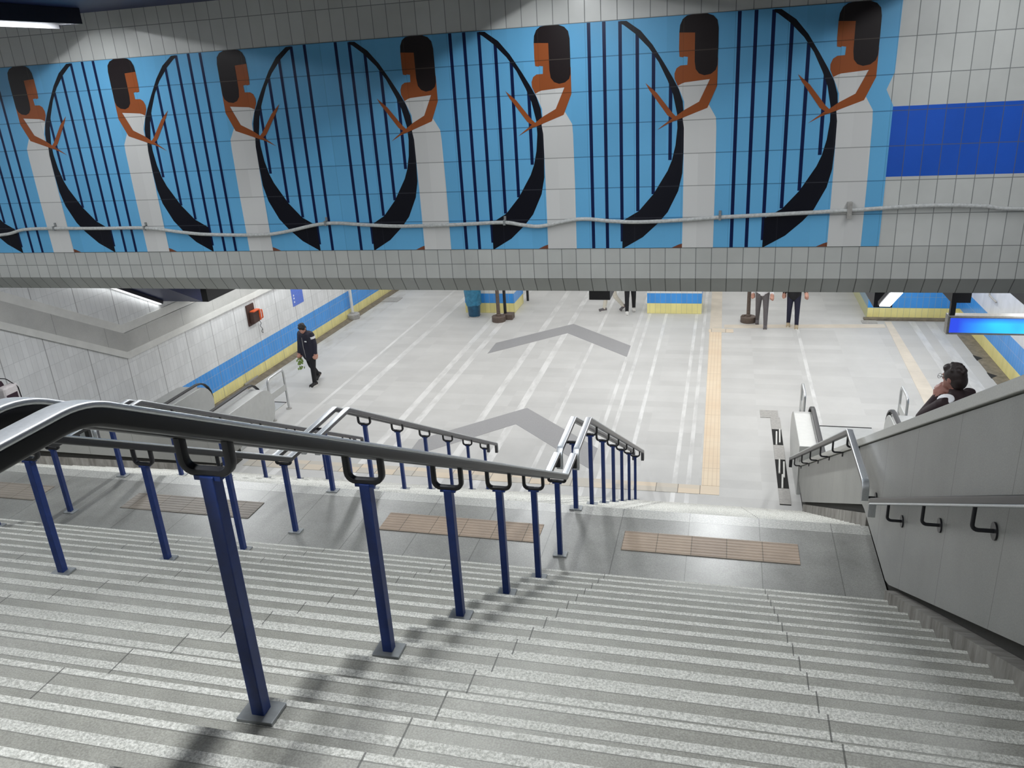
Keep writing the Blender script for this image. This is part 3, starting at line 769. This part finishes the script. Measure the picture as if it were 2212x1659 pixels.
# drain mouths and floor hatches by the right wall
for y in (19.75, 18.6):
    o = MB().add([(5.70, y - .18, .013), (5.86, y - .02, .013), (5.70, y + .18, .013), (5.70, y - .18, .002), (5.86, y - .02, .002), (5.70, y + .18, .002)], [(0, 1, 2), (3, 5, 4), (0, 3, 4, 1), (1, 4, 5, 2), (2, 5, 3, 0)], 'hole').build('drain_mouth')
    tag(o, 'dark triangular drain mouth at the right wall, ' + ('farther from the stairs' if y > 19 else 'nearer the stairs'), 'drain')
o = MB().box((3.62, 22.35, 0), (4.0, 22.6, .02), 'grey_iron').build('floor_hatch', bevel=.004); tag(o, 'small grey hatch cover at the corner of the right pier', 'hatch')
o = MB().box((wx(24.3) + .2, 24.0, 0), (wx(24.3) + .75, 24.5, .02), 'grey_iron').build('floor_hatch', bevel=.004); tag(o, 'small hatch cover by the far end of the left wall', 'hatch')
o = MB().box((wx(16.6) + .02, 16.3, 0.051), (wx(16.6) + .045, 16.9, .09), 'grey_iron').build('gutter_plate'); tag(o, 'loose grey plate in the gutter by the left barrier', 'plate')

def pillar(x0, x1, y0, y1, label):
    mb = MB(); mb.add([(x0, y0, 0), (x1, y0, 0), (x1, y0, 2.815), (x0, y0, 2.815)], [(0, 1, 2, 3)], 'tile_pillar')
    mb.add([(x1, y0, 0), (x1, y1, 0), (x1, y1, 2.815), (x1, y0, 2.815), (x0, y0, 0), (x0, y1, 0), (x0, y1, 2.815), (x0, y0, 2.815)], [(0, 1, 2, 3), (4, 7, 6, 5), (1, 5, 6, 2), (3, 2, 6, 7), (0, 4, 5, 1)], 'tile_pillar_side')
    o = mb.build('pillar'); tag(o, label, 'pillar')
pillar(-7.63, -6.08, 22.9, 24.05, 'blue and yellow tiled pillar behind the blue rubbish bin')
pillar(-2.13, -.585, 23.05, 24.2, 'blue and yellow tiled pillar right of the walking legs')

def stanchion(x, y, pole, base, label, h=2.3, r=.035, knob=False):
    root = empty('stanchion', (x, y, 0), label, 'stanchion')
    MB().lathe([(.200, 0), (.205, .01), (.205, .15), (.19, .165), (.05, .178)], (x, y, 0), base).build('base', root, smooth=.6)
    MB().cyl((x, y, .17), (x, y, h), r, pole, 16).build('pole', root, smooth=.6)
    MB().lathe([(r + .03, 0), (r + .03, .03), (r + .002, .05)], (x, y, .172), base).build('collar', root, smooth=.6)
    if knob:
        MB().ell((x - .13, y - .02, .18), (.05, .05, .035), base).build('lug', root)
stanchion(-11.035, 22.12, 'band_light', 'grey_iron', 'pale pole on a round grey base by the left wall', r=.045)
stanchion(-6.36, 22.08, 'rust', 'rust', 'brown pole on a round base beside the bin pillar', r=.055)
stanchion(.69, 22.36, 'rust', 'rust', 'brown pole on a round base before the grey-trousered walker', r=.05, knob=True)
root = empty('square_stand', (-6.2, 22.35, 0), 'black pole on a square brown foot behind the brown stanchion', 'stand')
MB().box((-6.28, 22.2, 0), (-5.98, 22.5, .16), 'rust').build('foot', root, bevel=.006)
MB().cyl((-6.23, 22.36, .16), (-6.23, 22.36, 2.3), .045, 'black', 14).build('pole', root, smooth=.6)
o = MB().cyl((-6.0, 24.3, 0), (-6.0, 24.3, 2.4), .04, 'black', 12).build('black_pole', smooth=.6); tag(o, 'thin black pole at the back corner of the bin pillar', 'pole')

def bin_():
    c = (-7.25, 22.55)
    root = empty('litter_bin', (c[0], c[1], 0), 'rubbish bin lined with a shiny blue bag, beside the left pillar', 'bin')
    MB().lathe([(.16, .0), (.175, .03), (.20, .34), (.21, .55)], (c[0], c[1], 0), 'bag_dark', 24).build('basket', root, smooth=.8)
    bm = MB(); n = 30; prof = [(.215, .36), (.225, .42), (.235, .62), (.25, .80), (.255, .86), (.235, .86), (.2, .8)]
    vs = []; rr = random.Random(3)
    for j, (r, z) in enumerate(prof):
        for i in range(n):
            a = 2 * pi * i / n; q = r * (1 + .06 * math.sin(5 * a + j) + rr.uniform(-.04, .04)); vs.append((c[0] + q * math.cos(a), c[1] + q * math.sin(a), z + rr.uniform(-.015, .015)))
    bm.add(vs, [(j * n + i, j * n + (i + 1) % n, (j + 1) * n + (i + 1) % n, (j + 1) * n + i) for j in range(len(prof) - 1) for i in range(n)], 'bag')
    bm.build('bag', root, smooth=.5)
    MB().box((c[0] - .15, c[1] - .17, .0), (c[0] + .15, c[1] + .17, .02), 'grey_iron').build('foot', root)
bin_()

def phone():
    y0 = 17.12; x = wx(y0)
    root = empty('emergency_phone', (x, y0, 1.6), 'orange emergency telephone on a dark plate on the left wall', 'telephone')
    MB().box((x + .001, 16.93, 1.36), (x + .03, 17.26, 1.88), 'phone_dark').build('back_plate', root)
    MB().box((x + .03, 16.98, 1.42), (x + .15, 17.24, 1.70), 'phone_dark').build('case', root, bevel=.01)
    b = MB(); b.box((x + .06, 17.24, 1.44), (x + .17, 17.30, 1.70), 'orange'); b.box((x + .05, 17.0, 1.70), (x + .17, 17.28, 1.73), 'orange')
    b.build('cover', root, bevel=.008)
    MB().sweep(fillet([(x + .19, 17.29, 1.48), (x + .21, 17.29, 1.50), (x + .21, 17.29, 1.68), (x + .19, 17.29, 1.70)], .01), rrect(.035, .03, .01, 2), 'orange', side=(0, 1, 0)).build('handset', root, smooth=.7)
    pts = [(x + .10, 17.27, 1.42), (x + .11, 17.33, 1.33), (x + .06, 17.33, 1.26), (x + .10, 17.36, 1.18), (x + .05, 17.36, 1.10), (x + .09, 17.38, 1.04), (x + .05, 17.42, 1.08), (x + .09, 17.38, 1.16)]
    MB().tube(fillet(pts, .03), .006, 'black', 8).build('cord', root, smooth=1)
phone()
def poster():
    y0, y1 = 19.05, 19.62
    root = empty('wall_notice', (wx(19.3), 19.3, 1.2), 'blue notice sheet on the left wall beside the telephone', 'notice')
    def q(ya, yb, za, zb, t, m): 
        return MB().add([(wx(ya) + .001, ya, za), (wx(yb) + .001, yb, za), (wx(yb) + .001, yb, zb), (wx(ya) + .001, ya, zb), (wx(ya) + t, ya, za), (wx(yb) + t, yb, za), (wx(yb) + t, yb, zb), (wx(ya) + t, ya, zb)], [(0, 3, 2, 1), (4, 5, 6, 7), (0, 1, 5, 4), (2, 3, 7, 6), (1, 2, 6, 5), (0, 4, 7, 3)], m)
    q(y0, y1, 1.25, 2.05, .006, 'poster').build('sheet', root)
    for a, z in ((19.12, 1.34), (19.12, 1.52), (19.12, 1.44)): q(a, a + .05, z, z + .045, .008, 'poster_ink').build('print_mark', root)
poster()

def barrier(x, y0, y1, label, plate=False, h=.95):
    root = empty('steel_barrier', (x, (y0 + y1) / 2, 0), label, 'barrier')
    MB().tube(fillet([(x, y0, 0), (x, y0, h), (x, y1, h), (x, y1, 0)], .1, 6), .025, 'steel', 12).build('hoop', root, smooth=1)
    b = MB(); b.box((x - .012, y0 + .02, .45), (x + .012, y1 - .02, .60), 'steel_matte'); b.build('plate', root)
    for y in (y0, y1): MB().lathe([(.065, 0), (.065, .012), (.03, .02)], (x, y, 0), 'grey_iron', 16).build('foot', root)
barrier(-9.46, 14.5, 15.17, 'steel hoop barrier by the end of the left escalator')
barrier(1.53, 14.75, 15.35, 'steel hoop barrier at the near end of the right escalator')
barrier(3.28, 14.75, 15.35, 'steel hoop barrier at the far side of the right escalator')

# ------------------------------------------------------------------ escalators
def escalator(xa, xb, sgn, label):
    """xa: outer edge next to the stairs, xb: other outer edge; balustrades 0.36 wide"""
    root = empty('escalator', ((xa + xb) / 2, 13, 0), label, 'escalator')
    lo, hi = min(xa, xb), max(xa, xb); dk = .89; ys = 11.75; wl = .55 if sgn < 0 else .37; ye = 14.0; sl = .577; r = .445
    def zs(y): return max(0, ys - y) * sl
    def prof(top, yA=2.6, rr=r, floor=0.0):
        pts = [(yA, zs(yA) + top), (ys, top)]
        for k in range(13):
            a = pi / 2 - pi * k / 12; pts.append((ye + rr * math.cos(a), top - rr + rr * math.sin(a)))
        pts += [(ys, top - 2 * rr), (yA, zs(yA) + top - 2 * rr)]
        return pts
    for k, (x0, x1) in enumerate(((lo, lo + wl), (hi - .37, hi))):
        full = [(p[0], max(p[1], .0)) for p in prof(dk)]
        mb = MB()
        if sgn > 0 and k == 0:
            yj = 12.64
            end = [(yj, dk)] + [p for p in full if p[0] >= ye - .01] + [(yj, 0)]
            mb.prism(end, 0, x0, x1, 'steel_matte'); mb.prism([p for p in full if p[0] < yj - .1][:2] + [(yj, dk), (yj, 0)] + [p for p in full if p[0] < yj - .1][2:], 0, x0 + .32, x1, 'steel_matte')
        else: mb.prism(full, 0, x0, x1, 'steel_matte')
        b = mb.build('balustrade', root, bevel=.01)
        inner = x1 - .05 if k == 0 else x0 + .05
        path = [(inner, 2.6, zs(2.6) + dk + .085), (inner, ys - .3, zs(ys - .3) + dk + .085), (inner, ys + .25, dk + .085), (inner, ye, dk + .085)]
        for t in range(1, 9):
            a = pi / 2 - pi * .8 * t / 8; path.append((inner, ye + .45 * math.cos(a), dk - .36 + .445 * math.sin(a)))
        MB().sweep(path, rrect(.08, .035, .014, 3), 'rubber', side=(1, 0, 0)).build('handrail_belt', b, smooth=.8)
        g = MB(); g.prism([(2.6, zs(2.6) + dk), (ys, dk), (ye, dk), (ye, dk + .07), (ys, dk + .07), (2.6, zs(2.6) + dk + .07)], 0, inner - .02, inner + .02, 'steel')
        g.build('guide_rail', b)
    ia, ib = lo + wl + .005, hi - .375
    MB().box((ia, 12.55, .001), (ib, 15.45, .012), 'steel_matte').build('landing_plate', root)
    MB().box((ia, 15.45, .001), (ib, 15.50, .010), 'hole').build('plate_joint', root)
    proto = None
    for i in range(22):
        y = 12.5 - .40 * i
        z = zs(y - .2)
        if proto is None:
            m = MB(); m.box((ia + .01, -.40, -.28), (ib - .01, 0, 0), 'steel_dark')
            for q in range(16):
                xx = ia + .03 + (ib - ia - .06) * q / 15; m.box((xx, -.395, 0), (xx + .012, -.005, .006), 'grey_iron')
            proto = m.build('step'); o = proto
        else:
            o = proto.copy(); COL.objects.link(o)
        o.parent = root; o.location = (-root.location.x, y - root.location.y, z + .004)
    tr = MB().prism([(2.6, zs(2.6) - .9), (ys, -.05), (ys, .0), (12.5, 0), (12.5, .0), (10.9, zs(10.9) - .3), (2.6, zs(2.6) - .3)], 0, ia, ib, 'recess')
    tr.build('truss', root)
    return root
eL = escalator(-9.33, -11.38, -1, 'steel escalator between the left parapet and the tiled wall')
eR = escalator(1.285, 3.24, 1, 'steel escalator behind the tall right parapet')
mb = MB(); mb.box((-10.84, 13.10, .30), (-10.822, 13.22, .80), 'band_light'); o = mb.build('panel_strip', None); o.parent = eL; o.location = -eL.location
mb = MB(); mb.cyl((-10.823, 13.16, .72), (-10.815, 13.16, .72), .025, 'black', 14); o2 = mb.build('key_switch', None); o2.parent = o

# ------------------------------------------------------------------ lit sign
root = empty('hanging_sign', (4.8, 15.1, 2.2), 'glowing blue sign box hanging over the right side of the concourse', 'sign')
MB().box((3.83, 15.08, 2.055), (5.95, 15.26, 2.40), 'grey_iron').build('case', root, bevel=.006)
MB().box((3.87, 15.070, 2.095), (5.91, 15.0805, 2.36), 'sign_lit').build('lit_face', root)
f = MB()
for a, b in (((3.855, 15.066, 2.36), (5.925, 15.08, 2.372)), ((3.855, 15.066, 2.083), (5.925, 15.08, 2.095)), ((3.855, 15.066, 2.083), (3.87, 15.08, 2.372)), ((5.91, 15.066, 2.083), (5.925, 15.08, 2.372))): f.box(a, b, 'steel')
f.build('frame', root)
MB().box((3.86, 15.1, 2.40), (3.94, 15.2, 2.656), 'black').build('hanger', root)
MB().box((5.6, 15.1, 2.40), (5.68, 15.2, 2.656), 'black').build('hanger', root)
o = MB().tube([(6.03, 20.6, 1.5), (5.96, 20.3, 1.35), (6.0, 19.9, 1.3)], .02, 'grey_iron').build('wall_hook'); tag(o, 'small dark hook on the white right wall above the sign', 'hook')

# ------------------------------------------------------------------ people
def remesh(mb, name, parent, voxel, smooth=4, mats=None):
    o = mb.build(name + '_raw')
    o.data.materials.clear()
    md = o.modifiers.new('r', 'REMESH'); md.mode = 'VOXEL'; md.voxel_size = voxel
    sm = o.modifiers.new('s', 'SMOOTH'); sm.iterations = smooth; sm.factor = .5
    dg = bpy.context.evaluated_depsgraph_get(); dg.update()
    me = bpy.data.meshes.new_from_object(o.evaluated_get(dg))
    bpy.data.objects.remove(o, do_unlink=True)
    me.name = name
    for m in (mats or mb.mats): me.materials.append(M[m])
    for f in me.polygons: f.use_smooth = True; f.material_index = 0
    n = bpy.data.objects.new(name, me); COL.objects.link(n); n.parent = parent
    return n

def person(loc, yaw, label, h=1.72, legs=((20, 10), (-15, 25)), arms=((15, 20, 8), (-10, 25, 8)), head=(0, 0), lean=3, skin='skin', hair='hair', top='jacket', low='trousers', shoe='shoe_black', sole='sole', vox=.013, long=.0, hairlen=0, lift=None, bulk=1.0):
    """legs: (thigh forward deg, knee bend deg) right, left. arms: (shoulder forward, elbow bend, out)"""
    root = empty('person', loc, label, 'person'); root.rotation_euler = (0, 0, yaw)
    R = math.radians
    def dirv(a, out=0):  # pointing down rotated forward by a about x, out sideways
        v = Vector((math.sin(R(out)), math.sin(R(a)) * math.cos(R(out)), -math.cos(R(a)) * math.cos(R(out)))); return v
    J = {}
    foot = []
    hip0 = Vector((0, 0, 0))
    for s, (a, k) in zip((1, -1), legs):
        hp = hip0 + Vector((s * .085, 0, 0)); kn = hp + dirv(a, s * 2) * .245 * h; an = kn + dirv(a - k, s * 1) * .235 * h
        J[s] = [hp, kn, an]; foot.append((an, a - k))
    low_z = min(an.z - .075 for an, _ in foot)
    dz = -low_z
    for s in (1, -1): J[s] = [p + Vector((0, 0, dz)) for p in J[s]]
    foot = [(an + Vector((0, 0, dz)), q) for an, q in foot]
    pel = Vector((0, 0, dz + .02)); L = R(lean)
    def tor(x, y, z): return pel + Vector((x, y * math.cos(L) + z * math.sin(L), z * math.cos(L) - y * math.sin(L)))
    chest = tor(0, .01, .29 * h * .8); neck = tor(0, 0, .31 * h); 
    hp, hy = head
    hd = neck + Vector((0, .03 + .10 * math.sin(R(hp)), .125 * math.cos(R(hp)) + .01))
    HR = Euler((-R(hp), 0, R(hy))).to_matrix()
    def hl(x, y, z): return hd + HR @ Vector((x, y, z))
    body = MB(); jac = MB(); tro = MB()
    # body (one continuous skin)
    S = 'skin' if skin == 'skin' else skin
    body.cap(pel, chest, .10, .10, S); body.cap(tor(-.13, 0, .265 * h), tor(.13, 0, .265 * h), .045, .045, S)
    body.cap(neck - Vector((0, 0, .05)), hd - Vector((0, .02, .03)), .052, .05, S)
    body.ell(hd, (.073, .092, .112), S, (-R(hp), 0, R(hy)))
    body.ell(hl(0, .045, -.055), (.052, .05, .06), S, (-R(hp), 0, R(hy)))
    body.ell(hl(0, .096, -.012), (.013, .018, .024), S)          # nose
    body.ell(hl(0, .088, -.055), (.022, .01, .008), S)           # lips
    body.ell(hl(0, .082, .025), (.05, .014, .01), S)             # brow
    for s in (1, -1): body.ell(hl(s * .073, -.005, -.005), (.012, .022, .032), S)
    hands = []
    for s, (a, k, out) in zip((1, -1), arms):
        sh = tor(s * .175, 0, .275 * h)
        if isinstance(a, tuple): el = sh + Vector(a); wr = hl(*k)
        else: el = sh + dirv(a, s * out) * .165 * h; wr = el + dirv(a + k, s * (out - 4)) * .145 * h
        J['a%d' % s] = [sh, el, wr]
        body.cap(sh, el, .045, .038, S); body.cap(el, wr, .038, .026, S)
        d = (wr - el).normalized(); sd = Vector((s, 0, 0)); sd = (sd - d * sd.dot(d)).normalized(); pn = d.cross(sd).normalized() * s
        # palm and five bent fingers
        g = .84; pc = wr + d * .034 * g
        body.cap(wr + d * .008, pc + d * .022 * g, .018 * g, .021 * g, S)
        for i in range(4):
            bpt = pc + d * .030 * g + pn * (.0255 - .017 * i) * g; ln = (.034, .039, .036, .028)[i] * g
            m1 = bpt + d * ln * .8 - sd * .007; m2 = m1 + d * ln * .6 - sd * .014; body.cap(bpt, m1, .0078 * g, .0074 * g, S); body.cap(m1, m2, .0074 * g, .006 * g, S)
        tb = wr + d * .022 * g + pn * .018 * g; t1 = tb + (d * .026 + pn * .022 - sd * .006) * g; body.cap(tb, t1, .010 * g, .0085 * g, S); body.cap(t1, t1 + (d * .026 + pn * .002 - sd * .008) * g, .0085 * g, .007 * g, S)
        jac.cap(sh, el, .066 * bulk, .058 * bulk, top); jac.cap(el, wr + d * .005, .058 * bulk, .043 * bulk, top)
        hands.append(wr + d * .07)
    for s in (1, -1):
        a, b, c = J[s]
        body.cap(a, b, .075, .05, S); body.cap(b, c, .05, .035, S)
        tro.cap(a + Vector((0, 0, .02)), b, .098, .068, low); tro.cap(b, c + Vector((0, 0, -.005)), .068, .052, low)
    tro.cap(tor(-.06, 0, .03), tor(.06, 0, .03), .115, .115, low)
    jac.cap(tor(-.05, 0, .06 - long), tor(-.08, 0, .25 * h), .128 * bulk, .122 * bulk, top); jac.cap(tor(.05, 0, .06 - long), tor(.08, 0, .25 * h), .128 * bulk, .122 * bulk, top); jac.cap(tor(0, .01, .04 - long), tor(0, .015, .245 * h), .128 * bulk, .122 * bulk, top)
    jac.cap(tor(-.155, 0, .27 * h), tor(.155, 0, .27 * h), .07, .07, top); jac.cap(tor(0, -.01, .285 * h), neck + Vector((0, 0, .0)), .085, .068, top)
    bo = remesh(body, 'body', root, min(vox, .0065), 1)
    to = remesh(tro, 'trousers', root, vox, 4)
    jo = remesh(jac, 'jacket' if top != 'white_cloth' else 'shirt', root, vox, 5)
    # eyes
    for s in (1, -1):
        e = MB(); e.ell(hl(s * .030, .083, .008), (.011, .008, .007), 'sole'); e.ell(hl(s * .030, .090, .008), (.005, .003, .005), 'black'); eo = e.build('eye'); eo.parent = bo
    hm = MB(); hm.ell(hl(0, -.012, .022), (.083, .098, .105), hair, (-R(hp), 0, R(hy)), 22, 14)
    hm.ell(hl(0, -.045, -.02), (.078, .068, .085 + hairlen), hair, (-R(hp), 0, R(hy)), 20, 12)
    hm.ell(hl(0, .05, .088), (.06, .045, .032), hair, (-R(hp), 0, R(hy)))
    rr = random.Random(5)
    for i in range(26):
        a = rr.uniform(0, 2 * pi); t = rr.uniform(.1, 1.2); hm.ell(hl(.074 * math.sin(t) * math.cos(a), -.012 + .09 * math.sin(t) * math.sin(a), .03 + .095 * math.cos(t)), (.022, .026, .016), hair, (rr.uniform(-1, 1), rr.uniform(-1, 1), a))
    remesh(hm, 'hair', root, min(vox, .009), 1)
    for (an, q) in foot:
        tilt = max(-35, min(10, q)) if an.z > .12 else 0
        E = Euler((R(tilt), 0, 0)).to_matrix()
        f = lambda x, y, z: an + E @ Vector((x, y, z))
        m = MB(); m.cap(f(0, -.03, -.035), f(0, .13, -.048), .045, .034, shoe); m.cap(f(0, -.01, .0), f(0, .03, -.03), .05, .045, shoe)
        so = remesh(m, 'shoe', root, .010, 2)
        k = MB(); prof = [(-.044, -.06), (.044, -.06), (.048, .08), (.04, .15), (0, .172), (-.04, .15), (-.048, .08)]
        vs = [f(x, y, z) for z in (-.076, -.056) for x, y in prof]; n = len(prof)
        k.add(vs, [list(range(n))[::-1], list(range(n, 2 * n))] + [(i, (i + 1) % n, n + (i + 1) % n, n + i) for i in range(n)], sole)
        ko = k.build('sole'); ko.parent = so
    return root, dict(hl=hl, tor=tor, J=J, hands=hands, body=bo, jacket=jo, h=h)

def facing(dx, dy): return math.atan2(-dx, dy)

# man in the navy jacket by the left wall
r, I = person((-9.62, 16.72, 0), facing(-.25, -1), 'man in a navy jacket with a white shoulder stripe walking with bowed head', h=1.57, legs=((-12, 22), (9, 4)), arms=((6, 10, 6), (-6, 12, 5)), head=(32, 12), lean=4, long=.16, bulk=1.16, hair='hair_black')
m = MB(); T = I['tor']; sh, el, wr = I['J']['a-1']
d = (el - sh).normalized()
m.cyl(sh + d * .03, sh + d * .085, .080, 'white_cloth', 18, .0785); q = m.build('sleeve_stripe'); q.parent = I['jacket']
m = MB(); m.box(T(-.125, .15, .30), T(-.07, .162, .325), 'white_cloth'); q = m.build('chest_badge'); q.parent = I['jacket']
m = MB(); a = T(0, .150, -.12); b = T(0, .150, .40); m.tube([a, T(0, .166, .15), b], .006, 'grey_iron', 6); q = m.build('zip'); q.parent = I['jacket']
hp = r.matrix_basis @ I['hands'][0]
mb = MB(); rr = random.Random(2)
root = empty('green_bundle', hp, 'small bundle of green leaves held low by the man in the navy jacket', 'bundle')
for i in range(30):
    c = hp + Vector((rr.uniform(-.07, .07), rr.uniform(-.05, .05), rr.uniform(-.32, -.06))); mb.ell(c, (.035, .03, .012), 'leaf', (rr.uniform(-1.5, 1.5), rr.uniform(-1.5, 1.5), rr.uniform(0, 3)), 8, 5)
mb.build('leaves', root)
MB().tube([hp + Vector((0, 0, .01)), hp + Vector((0, 0, -.2))], .006, 'leaf', 6).build('stalk', root)

person((-3.22, 23.25, 0), facing(-1, -.45), 'walker in beige trousers and white-soled shoes under the black housing', h=1.68, legs=((14, 4), (-16, 22)), top='white_cloth', low='beige', shoe='grey_jeans', vox=.015)
person((-2.62, 23.1, 0), facing(.15, -1), 'walker in black trousers and white shoes left of the square pillar', h=1.70, legs=((9, 3), (-8, 14)), top='trousers', low='trousers', shoe='sole', sole='grey_iron', vox=.015)
person((1.02, 21.95, 0), facing(-.05, -1), 'walker in grey jeans and a white shirt beside the brown pole', h=1.76, legs=((-12, 16), (9, 2)), arms=((-12, 10, 9), (14, 14, 9)), top='white_cloth', low='grey_jeans', shoe='grey_jeans', sole='grey_iron', vox=.015)
person((1.82, 21.95, 0), facing(-.1, -1), 'walker in dark navy jeans and tan shoes with swinging arm', h=1.74, legs=((-5, 6), (4, 2)), arms=((-14, 10, 10), (26, 18, 16)), top='trousers', low='navy_jeans', shoe='tan_shoe', vox=.015, long=.1)

# man on the right escalator, seen from behind over the parapet
r, I = person((2.03, 7.30, 2.475), facing(-.50, .55), 'man with glasses on the right escalator resting his hand on his chin', h=1.80, legs=((3, 3), (-3, 5)), arms=((8, 12, 8), ((.05, .20, -.19), (-.03, .115, -.185), 0)), head=(6, 0), lean=3, skin='skin_dark', hair='hair', top='plum', low='trousers', vox=.009)
hl = I['hl']
g = MB()
for s in (1, -1):
    g.tube([hl(s * .078, -.01, .012), hl(s * .072, .10, .016)], .0022, 'wire', 6)
    g.tube([hl(s * .036 + .027 * math.cos(t * pi / 8), .113, .006 + .021 * math.sin(t * pi / 8)) for t in range(17)], .0018, 'wire', 6)
g.tube([hl(-.01, .113, .010), hl(.01, .113, .010)], .0018, 'wire', 6)
q = g.build('spectacles'); q.parent = r
m = MB(); T = I['tor']
m.ell(T(-.14, .0, .27 * 1.8 + .052), (.07, .07, .025), 'white_cloth', (0, -.35, 0)); q = m.build('shoulder_patch'); q.parent = I['jacket']

# person at the left edge on the left escalator
r, I = person((-10.62, 9.05, 1.565), facing(.1, 1), 'person in a maroon top carrying a cream bag on the left escalator', h=1.68, legs=((3, 3), (-3, 5)), arms=((-10, 24, 12), (8, 20, 10)), top='maroon', low='trousers', hair='hair', vox=.013)
root = empty('shoulder_bag', (-10.32, 9.05, 2.70), 'cream bag with a dark strap carried by the person at the left edge', 'bag')
m = MB(); m.box((-10.39, 8.93, 2.52), (-10.26, 9.22, 2.93), 'cream_bag'); m.build('pouch', root, bevel=.04)
m = MB(); m.box((-10.262, 8.97, 2.56), (-10.252, 9.16, 2.80), 'maroon'); m.build('pocket', root)
m = MB(); m.sweep(fillet([(-10.27, 9.22, 2.60), (-10.26, 9.20, 2.86), (-10.33, 9.1, 3.02), (-10.45, 9.0, 3.06)], .08), rrect(.025, .006, .002, 1), 'black'); m.build('strap', root)

# ------------------------------------------------------------------ camera and view
R = Matrix(((0.96819801, 0.03379367, -0.24789231), (0.24294437, -0.36364774, 0.89929881), (-0.05975487, -0.93092336, -0.36029301)))
cam = bpy.data.cameras.new('camera'); cam.sensor_width = 36; cam.lens = 1754.59 / 2212 * 36; cam.clip_start = .05; cam.clip_end = 200
co = bpy.data.objects.new('camera', cam); COL.objects.link(co)
X = R.col[0]; Yc = -R.col[1]; Zc = -R.col[2]
m4 = Matrix.Identity(4)
for i in range(3): m4[i][0] = X[i]; m4[i][1] = Yc[i]; m4[i][2] = Zc[i]
m4[0][3], m4[1][3], m4[2][3] = 0, 0, H
co.matrix_world = m4
SC.camera = co
w = bpy.data.worlds.new('world'); SC.world = w; w.use_nodes = True
w.node_tree.nodes['Background'].inputs[0].default_value = (.5, .6, .7, 1); w.node_tree.nodes['Background'].inputs[1].default_value = .02
SC.view_settings.view_transform = 'Standard'; SC.view_settings.look = 'None'; SC.view_settings.exposure = 0; SC.view_settings.gamma = 1
SC.view_settings.use_curve_mapping = False
